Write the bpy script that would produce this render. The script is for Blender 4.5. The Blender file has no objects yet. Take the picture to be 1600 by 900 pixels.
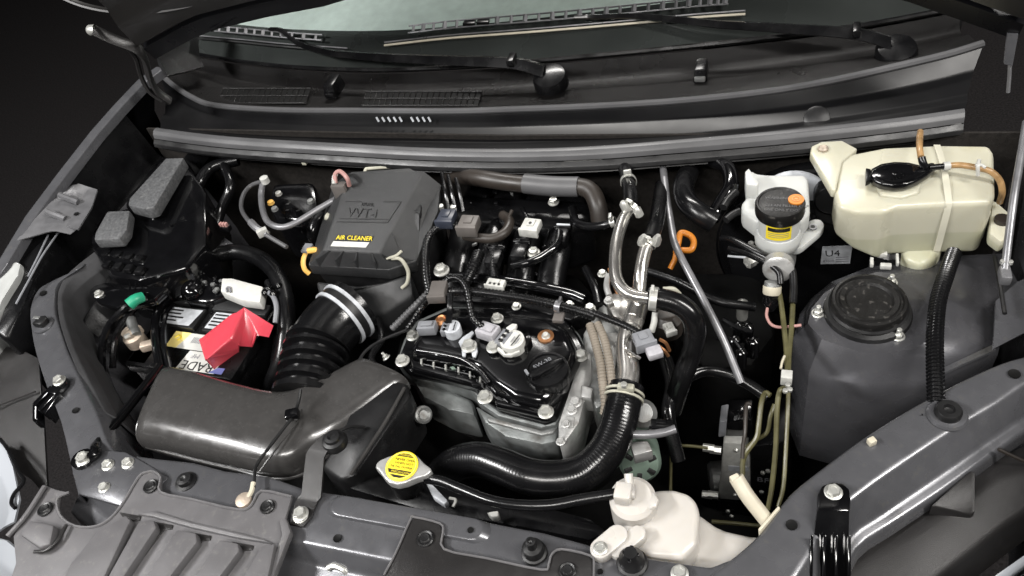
import bpy, bmesh, math, random
from mathutils import Vector, Matrix
random.seed(7)
R = math.radians
sc = bpy.context.scene
COL = sc.collection

# ---------------------------------------------------------------- camera
CAM = Vector((0.435, -0.578, 0.777)); PITCH, YAW, ROLL, FPX = R(44.97), R(26.14), R(-15.15), 1250.0
_f = Vector((-math.sin(YAW)*math.cos(PITCH), math.cos(YAW)*math.cos(PITCH), -math.sin(PITCH)))
_r0 = Vector((math.cos(YAW), math.sin(YAW), 0)); _u0 = _r0.cross(_f)
_r = math.cos(ROLL)*_r0 + math.sin(ROLL)*_u0; _u = -math.sin(ROLL)*_r0 + math.cos(ROLL)*_u0
cd = bpy.data.cameras.new('camera'); cam = bpy.data.objects.new('camera', cd); COL.objects.link(cam)
cam.matrix_world = Matrix(((_r.x, _u.x, -_f.x, CAM.x), (_r.y, _u.y, -_f.y, CAM.y), (_r.z, _u.z, -_f.z, CAM.z), (0, 0, 0, 1)))
cd.sensor_width = 36; cd.lens = FPX/1600*36; cd.clip_start = .02; cd.clip_end = 60
sc.camera = cam
# ---------------------------------------------------------------- world, lamps of the garage and one added lamp
w = bpy.data.worlds.new('World'); sc.world = w; w.use_nodes = True
w.node_tree.nodes['Background'].inputs[0].default_value = (.55, .58, .62, 1)
w.node_tree.nodes['Background'].inputs[1].default_value = .012
def lamp(name, loc, target, sx, sy, e, c=(1, .97, .93)):
    l = bpy.data.lights.new(name, 'AREA'); l.shape = 'RECTANGLE'; l.size = sx; l.size_y = sy; l.energy = e; l.color = c
    o = bpy.data.objects.new(name, l); COL.objects.link(o); o.location = loc
    o.rotation_euler = (Vector(target)-Vector(loc)).to_track_quat('-Z', 'Y').to_euler()
    return o
lamp('garage_or_added_lamp', (-1.3, -0.85, 1.6), (-.1, -.05, 0), 1.0, .18, 52, (1, .985, .97))
lamp('garage_or_added_lamp', (1.75, -0.25, 1.75), (.3, -.05, 0), .18, 1.3, 46)
lamp('garage_or_added_lamp', (0.1, -1.7, 2.0), (.1, -.1, 0), 1.2, .2, 36)
lamp('garage_or_added_lamp', (-0.3, 2.3, 2.2), (0, .8, .1), 1.4, .2, 52)  # added rear lamp to brighten the dashboard behind the glass
vs = sc.view_settings; vs.view_transform = 'Standard'; vs.look = 'None'; vs.exposure = .22; vs.gamma = 1

# ---------------------------------------------------------------- pixel -> place on a real plane
def _ray(x, y): return (x-800)/FPX*_r - (y-450)/FPX*_u + _f
def P(x, y, z):
    d = _ray(x, y); return CAM + d*((z-CAM.z)/d.z)
def PY(x, y, Y):
    d = _ray(x, y); return CAM + d*((Y-CAM.y)/d.y)
def PX(x, y, X):
    d = _ray(x, y); return CAM + d*((X-CAM.x)/d.x)
def mpp(p): return (p-CAM).dot(_f)/FPX          # metres per photograph pixel there
def path(l): return [P(*q) for q in l]
X_, Y_, Z_ = Vector((1, 0, 0)), Vector((0, 1, 0)), Vector((0, 0, 1))

# ---------------------------------------------------------------- materials
MATS = {}
def mat(name, col, rough=.5, metal=0, coat=0, bump=None, var=.0, rvar=.0, scale=40, speck=None, sss=0, spec=.5, edge=None):
    m = bpy.data.materials.new(name); m.use_nodes = True; nt = m.node_tree; N = nt.nodes; L = nt.links
    b = N['Principled BSDF']
    b.inputs['Base Color'].default_value = (*col, 1); b.inputs['Roughness'].default_value = rough; b.inputs['Metallic'].default_value = metal
    b.inputs['Specular IOR Level'].default_value = spec
    if coat: b.inputs['Coat Weight'].default_value = coat; b.inputs['Coat Roughness'].default_value = .12
    if sss:
        b.inputs['Subsurface Weight'].default_value = sss; b.inputs['Subsurface Radius'].default_value = (1, .9, .7); b.inputs['Subsurface Scale'].default_value = .025
    tc = N.new('ShaderNodeTexCoord')
    def noise(s, d=4):
        n = N.new('ShaderNodeTexNoise'); n.inputs['Scale'].default_value = s; n.inputs['Detail'].default_value = d; L.new(tc.outputs['Object'], n.inputs['Vector']); return n
    csock = None
    if var:
        n = noise(scale); mx = N.new('ShaderNodeMix'); mx.data_type = 'RGBA'
        mx.inputs[6].default_value = (*[max(0, c*(1-var)) for c in col], 1); mx.inputs[7].default_value = (*[min(1, c*(1+var)) for c in col], 1)
        rp = N.new('ShaderNodeMapRange'); rp.inputs[1].default_value = .3; rp.inputs[2].default_value = .7
        L.new(n.outputs['Fac'], rp.inputs[0]); L.new(rp.outputs[0], mx.inputs[0]); csock = mx.outputs[2]
    if speck:                                   # (scale, threshold, colour) dried dust spots
        n = noise(speck[0], 6); rp = N.new('ShaderNodeMapRange'); rp.inputs[1].default_value = speck[1]; rp.inputs[2].default_value = speck[1]+.2
        mx = N.new('ShaderNodeMix'); mx.data_type = 'RGBA'; mx.inputs[6].default_value = (*col, 1); mx.inputs[7].default_value = (*speck[2], 1)
        if csock: L.new(csock, mx.inputs[6])
        L.new(n.outputs['Fac'], rp.inputs[0]); L.new(rp.outputs[0], mx.inputs[0]); csock = mx.outputs[2]
    if csock: L.new(csock, b.inputs['Base Color'])
    if rvar:
        n = noise(scale*.6, 5); rp = N.new('ShaderNodeMapRange'); rp.inputs[1].default_value = .3; rp.inputs[2].default_value = .7
        rp.inputs[3].default_value = max(.03, rough-rvar); rp.inputs[4].default_value = min(1, rough+rvar)
        L.new(n.outputs['Fac'], rp.inputs[0]); L.new(rp.outputs[0], b.inputs['Roughness'])
    if bump:
        n = noise(bump[0], 3); bp = N.new('ShaderNodeBump'); bp.inputs['Strength'].default_value = bump[1]; bp.inputs['Distance'].default_value = .001
        L.new(n.outputs['Fac'], bp.inputs['Height']); L.new(bp.outputs[0], b.inputs['Normal'])
    MATS[name] = m; return m
mat('grey_paint', (.105, .106, .114), .27, .4, .25, (900, .05), .06, .08, 60, (120, .6, (.125, .123, .121)))
mat('shaded_grey_paint', (.08, .08, .087), .25, .4, .3, (700, .05), .1, .08, 40, (110, .6, (.1, .098, .095)))  # same grey paint as the beams, its shade put into the colour
mat('body_black', (.005, .005, .006), .3, 0, .15, None, .1, .08, 10, spec=.35)
mat('black_plastic', (.009, .009, .0095), .36, 0, 0, (600, .12), .25, .16, 30, (60, .62, (.022, .021, .02)))
mat('gloss_black', (.0035, .0035, .004), .11, 0, .3, (160, .08), .2, .08, 40)
mat('satin_black', (.0045, .0045, .005), .27, 0, 0, (300, .1), .2, .12, 40, (70, .66, (.012, .0115, .011)), spec=.4)
mat('deep_black', (.003, .003, .003), .7, 0, 0, (120, .3), .3, .15, 30, spec=.2)  # deep shade of bay gaps and openings put into the black
mat('scuttle_black', (.004, .004, .0045), .36, 0, 0, None, .2, .08, 10, spec=.3)
mat('bare_grey', (.15, .15, .157), .36, .35, 0, (500, .1), .15, .1, 60)
mat('rubber', (.009, .009, .0095), .42, 0, 0, (900, .15), .25, .14, 50, (80, .62, (.025, .024, .022)))
mat('hose_black', (.005, .005, .0055), .23, 0, 0, (500, .08), .2, .08, 40)
mat('seal_rubber', (.075, .075, .078), .42, 0, 0, (700, .15), .3, .14, 9)
mat('grain_plastic', (.021, .0216, .0225), .42, 0, 0, (1400, .5), .12, .1, 30, (180, .58, (.032, .032, .032)))
mat('duct_plastic', (.042, .0405, .0395), .23, 0, .35, (900, .1), .1, .08, 60, (200, .56, (.054, .052, .05)))
mat('cover_plastic', (.115, .112, .116), .43, 0, 0, (1600, .35), .1, .12, 40, (150, .58, (.16, .155, .15)))
mat('cover_dark', (.017, .016, .016), .4, 0, 0, (1600, .35), .15, .12, 20, (40, .60, (.03, .029, .028)))
mat('cowl_plastic', (.0065, .006, .006), .34, 0, 0, (1800, .5), .2, .12, 14, (50, .6, (.011, .0105, .01)), spec=.3)
mat('fuse_grey', (.085, .087, .09), .55, 0, 0, (500, .9), .35, .1, 220, (160, .55, (.15, .15, .15)))
mat('foam', (.03, .03, .032), .85, 0, 0, (900, .6), .2, .05, 40)
mat('felt', (.018, .016, .0145), .95, 0, 0, (900, 1), .3, .05, 160, spec=.2)
mat('alloy', (.5, .5, .49), .38, .55, 0, (500, .3), .25, .12, 45, (60, .58, (.3, .28, .26)))
mat('cast_alloy', (.27, .275, .27), .48, .7, 0, (700, .5), .35, .15, 40, (45, .57, (.14, .125, .11)))
mat('dull_cast', (.17, .18, .178), .52, .5, 0, (600, .5), .5, .15, 26, (30, .56, (.07, .066, .06)))
mat('zinc', (.62, .62, .585), .38, .7)
mat('steel_pipe', (.62, .6, .57), .22, .9, 0, (200, .08), .15, .08, 25)
mat('grey_rod', (.22, .22, .23), .36, .5, 0, None, .2, .12, 40)
mat('white_tank', (.52, .495, .46), .34, 0, 0, None, .04, .08, 12, (18, .62, (.47, .43, .38)), sss=.3)
mat('yellow_tank', (.48, .465, .37), .3, 0, 0, (60, .12), .06, .08, 9, (14, .56, (.42, .395, .28)), sss=.35)
mat('yellow_strap', (.53, .515, .42), .4, 0, 0, None, .05)
mat('brake_white', (.48, .49, .475), .4, 0, 0, None, .08, .06, 20, sss=.25)
mat('white_plastic', (.46, .46, .435), .4, 0, 0, None, .14, 0, 120)
mat('cream_plastic', (.52, .48, .38), .45, 0, 0, None, .1)
mat('bone_plastic', (.4, .39, .32), .45, 0, 0, None, .15)
mat('grey_plastic', (.2, .206, .222), .45, 0, 0, None, .15, 0, 60)
mat('lilac_plastic', (.38, .372, .395), .4, 0, 0, None, .15, 0, 120)
mat('taupe_plastic', (.11, .1, .093), .5, 0, 0, (500, .2), .12)
mat('navy_plastic', (.03, .035, .05), .35, 0, 0, None, .1)
mat('red_plastic', (.58, .05, .075), .3, 0, .15, (40, .1), .12, .06, 15, sss=.15)
mat('orange_plastic', (.5, .17, .016), .4, 0, 0, None, .1)
mat('amber_plastic', (.72, .42, .1), .4, 0, 0, None, .1)
mat('green_tape', (.02, .3, .17), .4)
mat('print_yellow', (.85, .66, .03), .5, 0, 0, None, .06, 0, 60)
mat('print_yellow_pale', (.88, .72, .25), .5)
mat('print_white', (.56, .56, .53), .5, 0, 0, None, .08, 0, 100)
mat('print_silver', (.5, .52, .55), .5, .1, 0, None, .2, 0, 90)
mat('print_black', (.012, .012, .012), .5)
mat('print_grey', (.2, .2, .22), .5)
mat('print_blue', (.12, .14, .35), .5)
mat('olive_pipe', (.085, .078, .034), .45, 0, 0, None, .3, .1, 60)
mat('tan_conduit', (.2, .172, .138), .6, 0, 0, None, .15)
mat('amber_tube', (.33, .2, .09), .25, 0, 0, None, .3, .05, 80)
mat('pink_wire', (.4, .22, .2), .5)
mat('copper', (.5, .24, .11), .4, .8)
mat('rust_rubber', (.026, .021, .0175), .42, 0, 0, None, .3, .12, 30)
mat('terminal_metal', (.5, .42, .34), .5, .5, 0, (300, .6), .3)
mat('lens', (.4, .41, .4), .25, 0, .5, None, .15, 0, 15)
mat('body_white', (.38, .4, .43), .25, 0, .6)
mat('chrome', (.75, .75, .74), .12, 1)
mat('floor', (.016, .0145, .015), .85, 0, 0, (60, .4), .6, .1, 200, spec=.2)
mat('dash_grey', (.75, .8, .77), .8, 0, 0, (300, .2), .08)
mat('frit', (.05, .05, .05), .3, 0, 0, (200, .1), .15, .1, 8)
mat('mint', (.2, .27, .22), .5, .4)
mat('strut_rubber', (.0065, .0062, .006), .45, 0, 0, (300, .3), .2, .1, 60, (150, .60, (.09, .085, .078)), spec=.35)
mat('hood_under', (.009, .0083, .0078), .42, 0, .2, None, .3, .12, 6)
g = bpy.data.materials.new('glass'); g.use_nodes = True; N = g.node_tree.nodes; L = g.node_tree.links
for n in list(N): N.remove(n)
out = N.new('ShaderNodeOutputMaterial'); mx = N.new('ShaderNodeMixShader'); tr = N.new('ShaderNodeBsdfTransparent'); gl = N.new('ShaderNodeBsdfGlossy'); fr = N.new('ShaderNodeFresnel')
tr.inputs[0].default_value = (.9, .95, .93, 1); gl.inputs['Roughness'].default_value = .03; fr.inputs[0].default_value = 1.5
L.new(fr.outputs[0], mx.inputs[0]); L.new(tr.outputs[0], mx.inputs[1]); L.new(gl.outputs[0], mx.inputs[2]); L.new(mx.outputs[0], out.inputs[0]); MATS['glass'] = g

def fluid(name, zlev, col):
    """liquid standing in a translucent tank: below its level the wall takes the liquid's tint"""
    nt = MATS[name].node_tree; b = nt.nodes['Principled BSDF']; lk = b.inputs['Base Color'].links[0].from_socket
    tc = nt.nodes.new('ShaderNodeTexCoord'); sp = nt.nodes.new('ShaderNodeSeparateXYZ'); rp = nt.nodes.new('ShaderNodeMapRange'); mx = nt.nodes.new('ShaderNodeMix'); mx.data_type = 'RGBA'; mx.blend_type = 'MULTIPLY'
    rp.inputs[1].default_value = zlev+.0012; rp.inputs[2].default_value = zlev-.0012
    nt.links.new(tc.outputs['Object'], sp.inputs[0]); nt.links.new(sp.outputs[2], rp.inputs[0]); nt.links.new(rp.outputs[0], mx.inputs[0])
    nt.links.new(lk, mx.inputs[6]); mx.inputs[7].default_value = (*col, 1); nt.links.new(mx.outputs[2], b.inputs['Base Color'])
fluid('yellow_tank', .052, (.86, .88, .82)); fluid('white_tank', .085, (.9, .86, .8))
# ---------------------------------------------------------------- objects
WORLD = {}
def T(name, label, cat, base, group=None):
    o = bpy.data.objects.new(name, None); o.empty_display_size = .02; COL.objects.link(o); o.location = base
    o['label'] = label; o['category'] = cat
    if group: o['group'] = group
    WORLD[o.name] = Vector(base); return o
def tag(o, label, cat, group=None):
    o['label'] = label; o['category'] = cat
    if group: o['group'] = group
    return o
def struct(o): o['kind'] = 'structure'; return o
def O(name, bm, m, parent=None, flat=False, angle=38, label=None):
    bmesh.ops.recalc_face_normals(bm, faces=bm.faces)
    base = WORLD[parent.name] if parent else None
    if base is None:
        c = Vector((0, 0, 0)); n = 0; zmin = 1e9
        for v in bm.verts: c += v.co; zmin = min(zmin, v.co.z)
        base = c/max(1, len(bm.verts)); base.z = zmin
    if m == 'glass':
        for f in bm.faces:
            if f.normal.z < 0: f.normal_flip()
    for v in bm.verts: v.co -= base
    me = bpy.data.meshes.new(name)
    for f in bm.faces: f.smooth = not flat
    bm.to_mesh(me); bm.free()
    if not flat: me.set_sharp_from_angle(angle=R(angle))
    me.materials.append(MATS[m])
    o = bpy.data.objects.new(name, me); COL.objects.link(o)
    if parent: o.parent = parent; WORLD[o.name] = base
    else: o.location = base; WORLD[o.name] = base
    if label: o['label'] = label
    return o
def B(): return bmesh.new()
def prism(pts, d, bev=0, bm=None, seg=2, taper=0):
    """outline pts (top face) pushed along d; edges rounded by bev metres"""
    t = bmesh.new(); d = Vector(d); c = sum(pts, Vector())/len(pts)
    top = [t.verts.new(p) for p in pts]; bot = [t.verts.new(p+d+(p-c)*taper) for p in pts]
    t.faces.new(top); t.faces.new(bot[::-1])
    n = len(pts)
    for i in range(n): t.faces.new((top[i], bot[i], bot[(i+1) % n], top[(i+1) % n]))
    bmesh.ops.recalc_face_normals(t, faces=t.faces)
    if bev: bmesh.ops.bevel(t, geom=list(t.edges), offset=bev, segments=seg, affect='EDGES', clamp_overlap=True, profile=.5)
    return join(t, bm)
def join(t, bm):
    if bm is None: return t
    me = bpy.data.meshes.new('tmp'); t.to_mesh(me); t.free(); bm.from_mesh(me); bpy.data.meshes.remove(me); return bm
def catmull(p, n):
    if len(p) < 3: return [p[0].lerp(p[-1], i/n) for i in range(n+1)]
    q = [p[0]*2-p[1]]+list(p)+[p[-1]*2-p[-2]]; out = []
    for i in range(1, len(q)-2):
        a, b, c, d = q[i-1:i+3]
        for k in range(n):
            t = k/n; out.append(.5*((2*b)+(c-a)*t+(2*a-5*b+4*c-d)*t*t+(3*b-a-3*c+d)*t**3))
    out.append(p[-1].copy()); return out
def resample(pts, step):
    out = [pts[0]]; acc = 0
    for a, b in zip(pts, pts[1:]):
        l = (b-a).length
        while acc+l >= step:
            t = (step-acc)/l; a = a.lerp(b, t); out.append(a); l = (b-a).length; acc = 0
        acc += l
    return out
def frames(pts):
    fr = []; n = None
    for i, p in enumerate(pts):
        t = (pts[min(i+1, len(pts)-1)]-pts[max(i-1, 0)]).normalized()
        if n is None:
            n = t.cross(Z_);  n = n if n.length > .05 else t.cross(X_)
            n.normalize()
        n = (n-t*n.dot(t)).normalized(); fr.append((t, n, t.cross(n)))
    return fr
def rings(pts, radii, sides, bm, cap=True, flat=None):
    fr = frames(pts); prev = None; first = None
    for (p, r, (t, n, b)) in zip(pts, radii, fr):
        ra, rb = (r, r) if not flat else (r, r*flat)
        ring = [bm.verts.new(p+n*math.cos(2*math.pi*k/sides)*ra+b*math.sin(2*math.pi*k/sides)*rb) for k in range(sides)]
        if prev:
            for k in range(sides): bm.faces.new((prev[k], prev[(k+1) % sides], ring[(k+1) % sides], ring[k]))
        else: first = ring
        prev = ring
    if cap: bm.faces.new(first[::-1]); bm.faces.new(prev)
    return bm
def tube(l, rp, sides=10, bm=None, sub=8, world=False, rm=None, flat=None, taper=1):
    """round tube through (x, y, z) points; rp = radius in photograph pixels, or rm in metres"""
    pts = l if world else path(l); bm = bm or bmesh.new()
    c = catmull(pts, sub) if len(pts) > 2 else [pts[0], pts[0].lerp(pts[-1], .5), pts[-1]]
    r = rm if rm else rp*mpp(c[len(c)//2]); n = len(c)-1
    return rings(c, [r*(1+(taper-1)*i/n) for i in range(n+1)], sides, bm, flat=flat)
def conduit(l, rp, period=5, sides=10, bm=None, amp=.2, world=False):
    pts = l if world else path(l); bm = bm or bmesh.new(); c = catmull(pts, 16)
    s = mpp(c[len(c)//2]); r = rp*s; st = period*s/4; c = resample(c, st)
    return rings(c, [r*(1 if (i % 4) < 2 else 1-amp) for i in range(len(c))], sides, bm)
def lathe(p, axis, prof, sides=24, bm=None):
    bm = bm or bmesh.new(); axis = Vector(axis).normalized(); a = axis.cross(Y_); a = a if a.length > .1 else axis.cross(X_)
    a.normalize(); b = axis.cross(a); prev = None
    for (r, h) in prof:
        if r < 1e-6: ring = [bm.verts.new(p+axis*h)]
        else: ring = [bm.verts.new(p+axis*h+(a*math.cos(2*math.pi*k/sides)+b*math.sin(2*math.pi*k/sides))*r) for k in range(sides)]
        if prev:
            for k in range(sides):
                i, j = k, (k+1) % sides
                if len(prev) == 1 and len(ring) == 1: continue
                if len(prev) == 1: bm.faces.new((prev[0], ring[i], ring[j]))
                elif len(ring) == 1: bm.faces.new((prev[i], ring[0], prev[j]))
                else: bm.faces.new((prev[i], prev[j], ring[j], ring[i]))
        prev = ring
    return bm
def box(c, sx, sy, sz, bev=.002, ax=None, bm=None):
    ax = ax or (X_, Y_, Z_); c = Vector(c)
    a, b, d = ax[0]*sx/2, ax[1]*sy/2, ax[2]*sz/2
    return prism([c-a-b+d, c+a-b+d, c+a+b+d, c-a+b+d], -2*d, bev, bm)
def sheet(rails, th=.002, bev=0, bm=None, seg=2):
    t = bmesh.new(); V = [[t.verts.new(p) for p in r] for r in rails]
    for i in range(len(V)-1):
        for j in range(len(V[0])-1): t.faces.new((V[i][j], V[i][j+1], V[i+1][j+1], V[i+1][j]))
    bmesh.ops.recalc_face_normals(t, faces=t.faces)
    up = sum((f.normal.z*f.calc_area() for f in t.faces))
    if up < 0: bmesh.ops.reverse_faces(t, faces=t.faces)
    if bev:
        es = [e for e in t.edges if len(e.link_faces) == 2 and e.calc_face_angle(0) > R(16)]
        if es: bmesh.ops.bevel(t, geom=es, offset=bev, segments=seg, affect='EDGES', clamp_overlap=True, profile=.5)
    if th:
        r = bmesh.ops.extrude_face_region(t, geom=list(t.faces)); 
        t.normal_update()
        mv = [v for v in r['geom'] if isinstance(v, bmesh.types.BMVert)]
        nn = {v: v.normal.copy() for v in mv}
        sgn = 1 if sum(n.z for n in nn.values()) > 0 else -1
        for v in mv: v.co -= nn[v]*th*sgn
    return join(t, bm)
def smooth_rail(l, n=6, world=False): return catmull(l if world else path(l), n)
def decal(pts, n, lift=.0006, bm=None):
    bm = bm or bmesh.new(); v = [bm.verts.new(p+n*lift) for p in pts]; bm.faces.new(v); return bm
def plate(pts, th, n=None, bev=.0003, bm=None):
    """thin real plate: outline raised by th along its normal"""
    n = n or Z_; return prism([p+n*th for p in pts], -n*th, bev, bm, 1)
def text(body, parent, o, xd, yd, size, m, name='lettering', ext=.0002, align='LEFT'):
    c = bpy.data.curves.new('txt', 'FONT'); c.body = body; c.size = size; c.extrude = ext; c.align_x = align; c.resolution_u = 2
    t = bpy.data.objects.new('txt', c); COL.objects.link(t)
    me = bpy.data.meshes.new_from_object(t.evaluated_get(bpy.context.evaluated_depsgraph_get()))
    bpy.data.objects.remove(t); bpy.data.curves.remove(c)
    xd = xd.normalized(); n = xd.cross(yd).normalized(); yd = n.cross(xd)
    base = WORLD[parent.name]; me.transform(Matrix(((xd.x, yd.x, n.x, o.x-base.x), (xd.y, yd.y, n.y, o.y-base.y), (xd.z, yd.z, n.z, o.z-base.z), (0, 0, 0, 1))))
    me.materials.append(MATS[m]); ob = bpy.data.objects.new(name, me); COL.objects.link(ob); ob.parent = parent; WORLD[ob.name] = base; return ob
# shared small pieces
def shared(name, bm, m, angle=30):
    bmesh.ops.recalc_face_normals(bm, faces=bm.faces); me = bpy.data.meshes.new(name)
    for f in bm.faces: f.smooth = True
    bm.to_mesh(me); bm.free(); me.set_sharp_from_angle(angle=R(angle)); me.materials.append(MATS[m]); return me
def hexm():
    bm = lathe(Vector(), Z_, [(1.28, -.1), (1.28, .1), (1.18, .16), (.9, .22)], 20)
    lathe(Vector(), Z_, [(.98, .16), (.98, .82), (.86, .96), (.56, .96), (.5, .84), (0, .84)], 6, bm); return bm
BOLT = shared('bolt', hexm(), 'zinc'); BOLT_ALLOY = shared('bolt', hexm(), 'alloy'); BOLT_COPPER = shared('bolt', hexm(), 'copper')
def clipm():
    bm = lathe(Vector(), Z_, [(1, -.1), (1, .18), (.86, .3), (.66, .22), (.6, .3), (.5, .38), (.2, .34), (0, .34)], 16); return bm
CLIP = shared('clip', clipm(), 'black_plastic')
NUTM = B(); lathe(Vector(), Z_, [(1.35, -.1), (1.35, .1), (1.2, .25), (.95, .3)], 18, NUTM); lathe(Vector(), Z_, [(.9, .25), (.9, 1), (.75, 1.12), (.48, 1.1)], 6, NUTM); lathe(Vector(), Z_, [(.48, .9), (.48, 2.1), (.4, 2.2), (0, 2.2)], 12, NUTM)
NUT = shared('nut', NUTM, 'zinc')
def put(name, me, parent, p, r, axis=Z_):
    o = bpy.data.objects.new(name, me); COL.objects.link(o); o.parent = parent
    o.location = p-WORLD[parent.name]; o.scale = (r, r, r); o.rotation_euler = Vector(axis).to_track_quat('Z', 'Y').to_euler()
    o.rotation_euler.rotate_axis('Z', random.uniform(0, 1)); WORLD[o.name] = p; return o
def bolt(parent, x, y, z, rp, me=None, axis=Z_):
    p = P(x, y, z); return put('bolt', me or BOLT, parent, p, rp*mpp(p), axis)
def hole(parent, x, y, z, rp, th=.003):
    """dark hole: a short recessed collar with a black bottom"""
    p = P(x, y, z); r = rp*mpp(p)
    o = O('hole', lathe(p, Z_, [(r*1.12, -.0005), (r*1.1, .0006), (r, .0004), (r*.96, .0003), (0, .0003)], 18), 'deep_black', parent); return o

# ================================================================ SETTING AND BODY PANELS
bm = B(); v = [bm.verts.new(p) for p in ((-6, -5, -.78), (6, -5, -.78), (6, 7, -.78), (-6, 7, -.78))]; bm.faces.new(v)
struct(O('floor', bm, 'floor'))

# --- hood, raised
A = PY(243, 84, .45); Bc = [PY(x, y, Y) for x, y, Y in ((272, 68, .46), (304, 51, .465), (338, 37, .46), (420, 17, .45), (508, 0, .44), (640, -40, .42), (900, -78, .41), (1200, -70, .42), (1420, -10, .44), (1590, 50, .45))]
hd = T('hood', 'dark underside of the raised hood at the upper left corner', 'hood', A)
rear = [A]+Bc
edge2 = [p+Vector((0, -.012, .028)) for p in rear]
front = [Vector((p.x*1.02, p.y-.16, p.z+.45)) for p in rear]
front2 = [Vector((p.x*.98, p.y-.34, p.z+.86)) for p in rear]
O('hood_flange', sheet([rear, edge2], .012, 0), 'body_black', hd)
O('inner_panel', sheet([[p+Vector((0, -.006, .012)) for p in edge2], [p.lerp(q, .12) for p, q in zip(edge2, front)], [p.lerp(q, .2)+Vector((0, .012, 0)) for p, q in zip(edge2, front)], front, front2], .018, .006), 'hood_under', hd)
bm = B(); tube([PY(x, y, .425) for x, y in ((90, -8), (130, 8), (175, 17), (235, 19), (300, 8), (330, -6))], 0, 8, bm, world=True, rm=.006, flat=.6); O('stiffener', bm, 'hood_under', hd)
bm = B(); tube([PY(x, y, Y) for x, y, Y in ((330, 47, .445), (372, 24, .44), (462, -2, .43))], 0, 8, bm, world=True, rm=.003); O('edge_seal', bm, 'hose_black', hd)

# --- hinges
def strap(l, wpx, th, bm=None, world=False, side=None):
    """flat bent metal strip: centre line, width across, thickness"""
    c = l if world else path(l); fr = frames(c); rl = []
    for k in (-1, 1):
        rl.append([p+(side.normalized() if side else n)*(k*wpx/2*mpp(p)) for p, (t, n, b) in zip(c, fr)])
    return sheet(rl, th, 0, bm)
hl = hr = hd
pts = [PY(x, y, Y) for x, y, Y in ((146, 47, .40), (178, 62, .41), (214, 76, .42), (226, 92, .43), (233, 118, .435), (246, 143, .435), (266, 158, .44))]
bm = B(); tube(pts, 0, 8, bm, sub=5, world=True, rm=.017, flat=.35); O('hinge_arm', bm, 'cover_dark', hl, label='bent dark hinge arm at the left corner')
bm = B(); tube([p+Vector((-.012, -.006, .004)) for p in pts[2:]], 0, 6, bm, sub=5, world=True, rm=.004); O('hinge_edge', bm, 'cover_dark', hl)
bm = B(); lathe(pts[0], (-1, -.2, .1), [(.009, -.004), (.009, .006), (.006, .01), (0, .01)], 12, bm); O('hinge_pin', bm, 'zinc', hl)
bm = B(); sheet([[PY(1566, -6, .44), PY(1573, 50, .44), PY(1572, 97, .44)], [PY(1594, -6, .44), PY(1588, 48, .44), PY(1581, 99, .44)]], .004, 0, bm); O('hinge_arm', bm, 'grey_paint', hr, label='straight grey hinge arm at the right corner')
bm = B(); sheet([[PY(1573, 50, .437), PY(1568, 96, .437)], [PY(1590, 50, .437), PY(1581, 99, .437)]], .006, 0, bm); O('hinge_plate', bm, 'grey_paint', hr)
bm = B(); tube([PY(1578, 98, .435), PY(1577, 120, .435), PY(1575, 144, .435)], 0, 6, bm, world=True, rm=.0025); O('hinge_rod', bm, 'grey_rod', hr)

# --- windshield
ws = T('windshield', 'windshield glass above the black cowl at the top of the photo', 'windshield', P(861, 95, .14))
base = [PY(x, y, Y) for x, y, Y in ((300, 84, .72), (380, 97, .69), (470, 106, .665), (590, 110, .65), (730, 104, .64), (861, 94, .64), (1070, 74, .65), (1205, 59, .665), (1350, 40, .69), (1500, 12, .74))]
base = catmull(base, 3)
UPD = Vector((0, .80, .42))
def up(k): return [p+UPD*k for p in base]
O('pane', sheet([up(.0), up(.25), up(.5), up(.75), up(1.0)], 0), 'glass', ws)
nrm = UPD.cross(X_).normalized(); nrm = -nrm if nrm.z < 0 else nrm
fritline = []
for i, p in enumerate(base): fritline.append(p+UPD*(.104+.012*(i/(len(base)-1)-.5)))
O('frit_band', sheet([[p-nrm*.0075 for p in base], [p-nrm*.0075 for p in fritline]], .0015), 'frit', ws)
bm = B(); tube([p+nrm*.002 for p in base], 0, 6, bm, sub=1, world=True, rm=.004); O('lower_moulding', bm, 'hose_black', ws)
bm = B(); tube([PY(303, 90, .715), PY(305, 60, .76), PY(309, 36, .80), PY(320, 0, .87)], 0, 6, bm, world=True, rm=.008); O('side_moulding', bm, 'hose_black', ws)
# dashboard behind the glass
db = T('dashboard', 'pale grey dashboard top seen through the windshield', 'dashboard', Vector((-.1, 1.0, .2)))
r0 = [p+Vector((0, .06, -.03)) for p in base]; n = len(r0)
O('dash_top', sheet([r0, [p+Vector((0, .30, .06)) for p in r0], [p+Vector((0, .62, .10)) for p in r0], [p+Vector((0, .72, -.1)) for p in r0]], .01, .01), 'dash_grey', db)
bm = B(); prism([PY(1100, 10, .86)+Vector((dx, dy, .02)) for dx, dy in ((0, -.10), (.42, -.12), (.5, .3), (.05, .3))], (0, 0, -.12), .02, bm); O('instrument_hood', bm, 'black_plastic', db)

# --- left pillar corner
pl = T('scuttle_corner', 'black rubbery corner trim at the left end of the cowl', 'trim', P(285, 100, .12))
O('corner_trim', sheet([[PY(246, 82, .56), PY(250, 98, .54), PY(262, 118, .52)], [PY(300, 48, .66), PY(296, 82, .62), PY(292, 112, .58)], [PY(308, 46, .70), PY(312, 88, .66), PY(318, 104, .62)]], .006, .004), 'rubber', pl)

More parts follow.
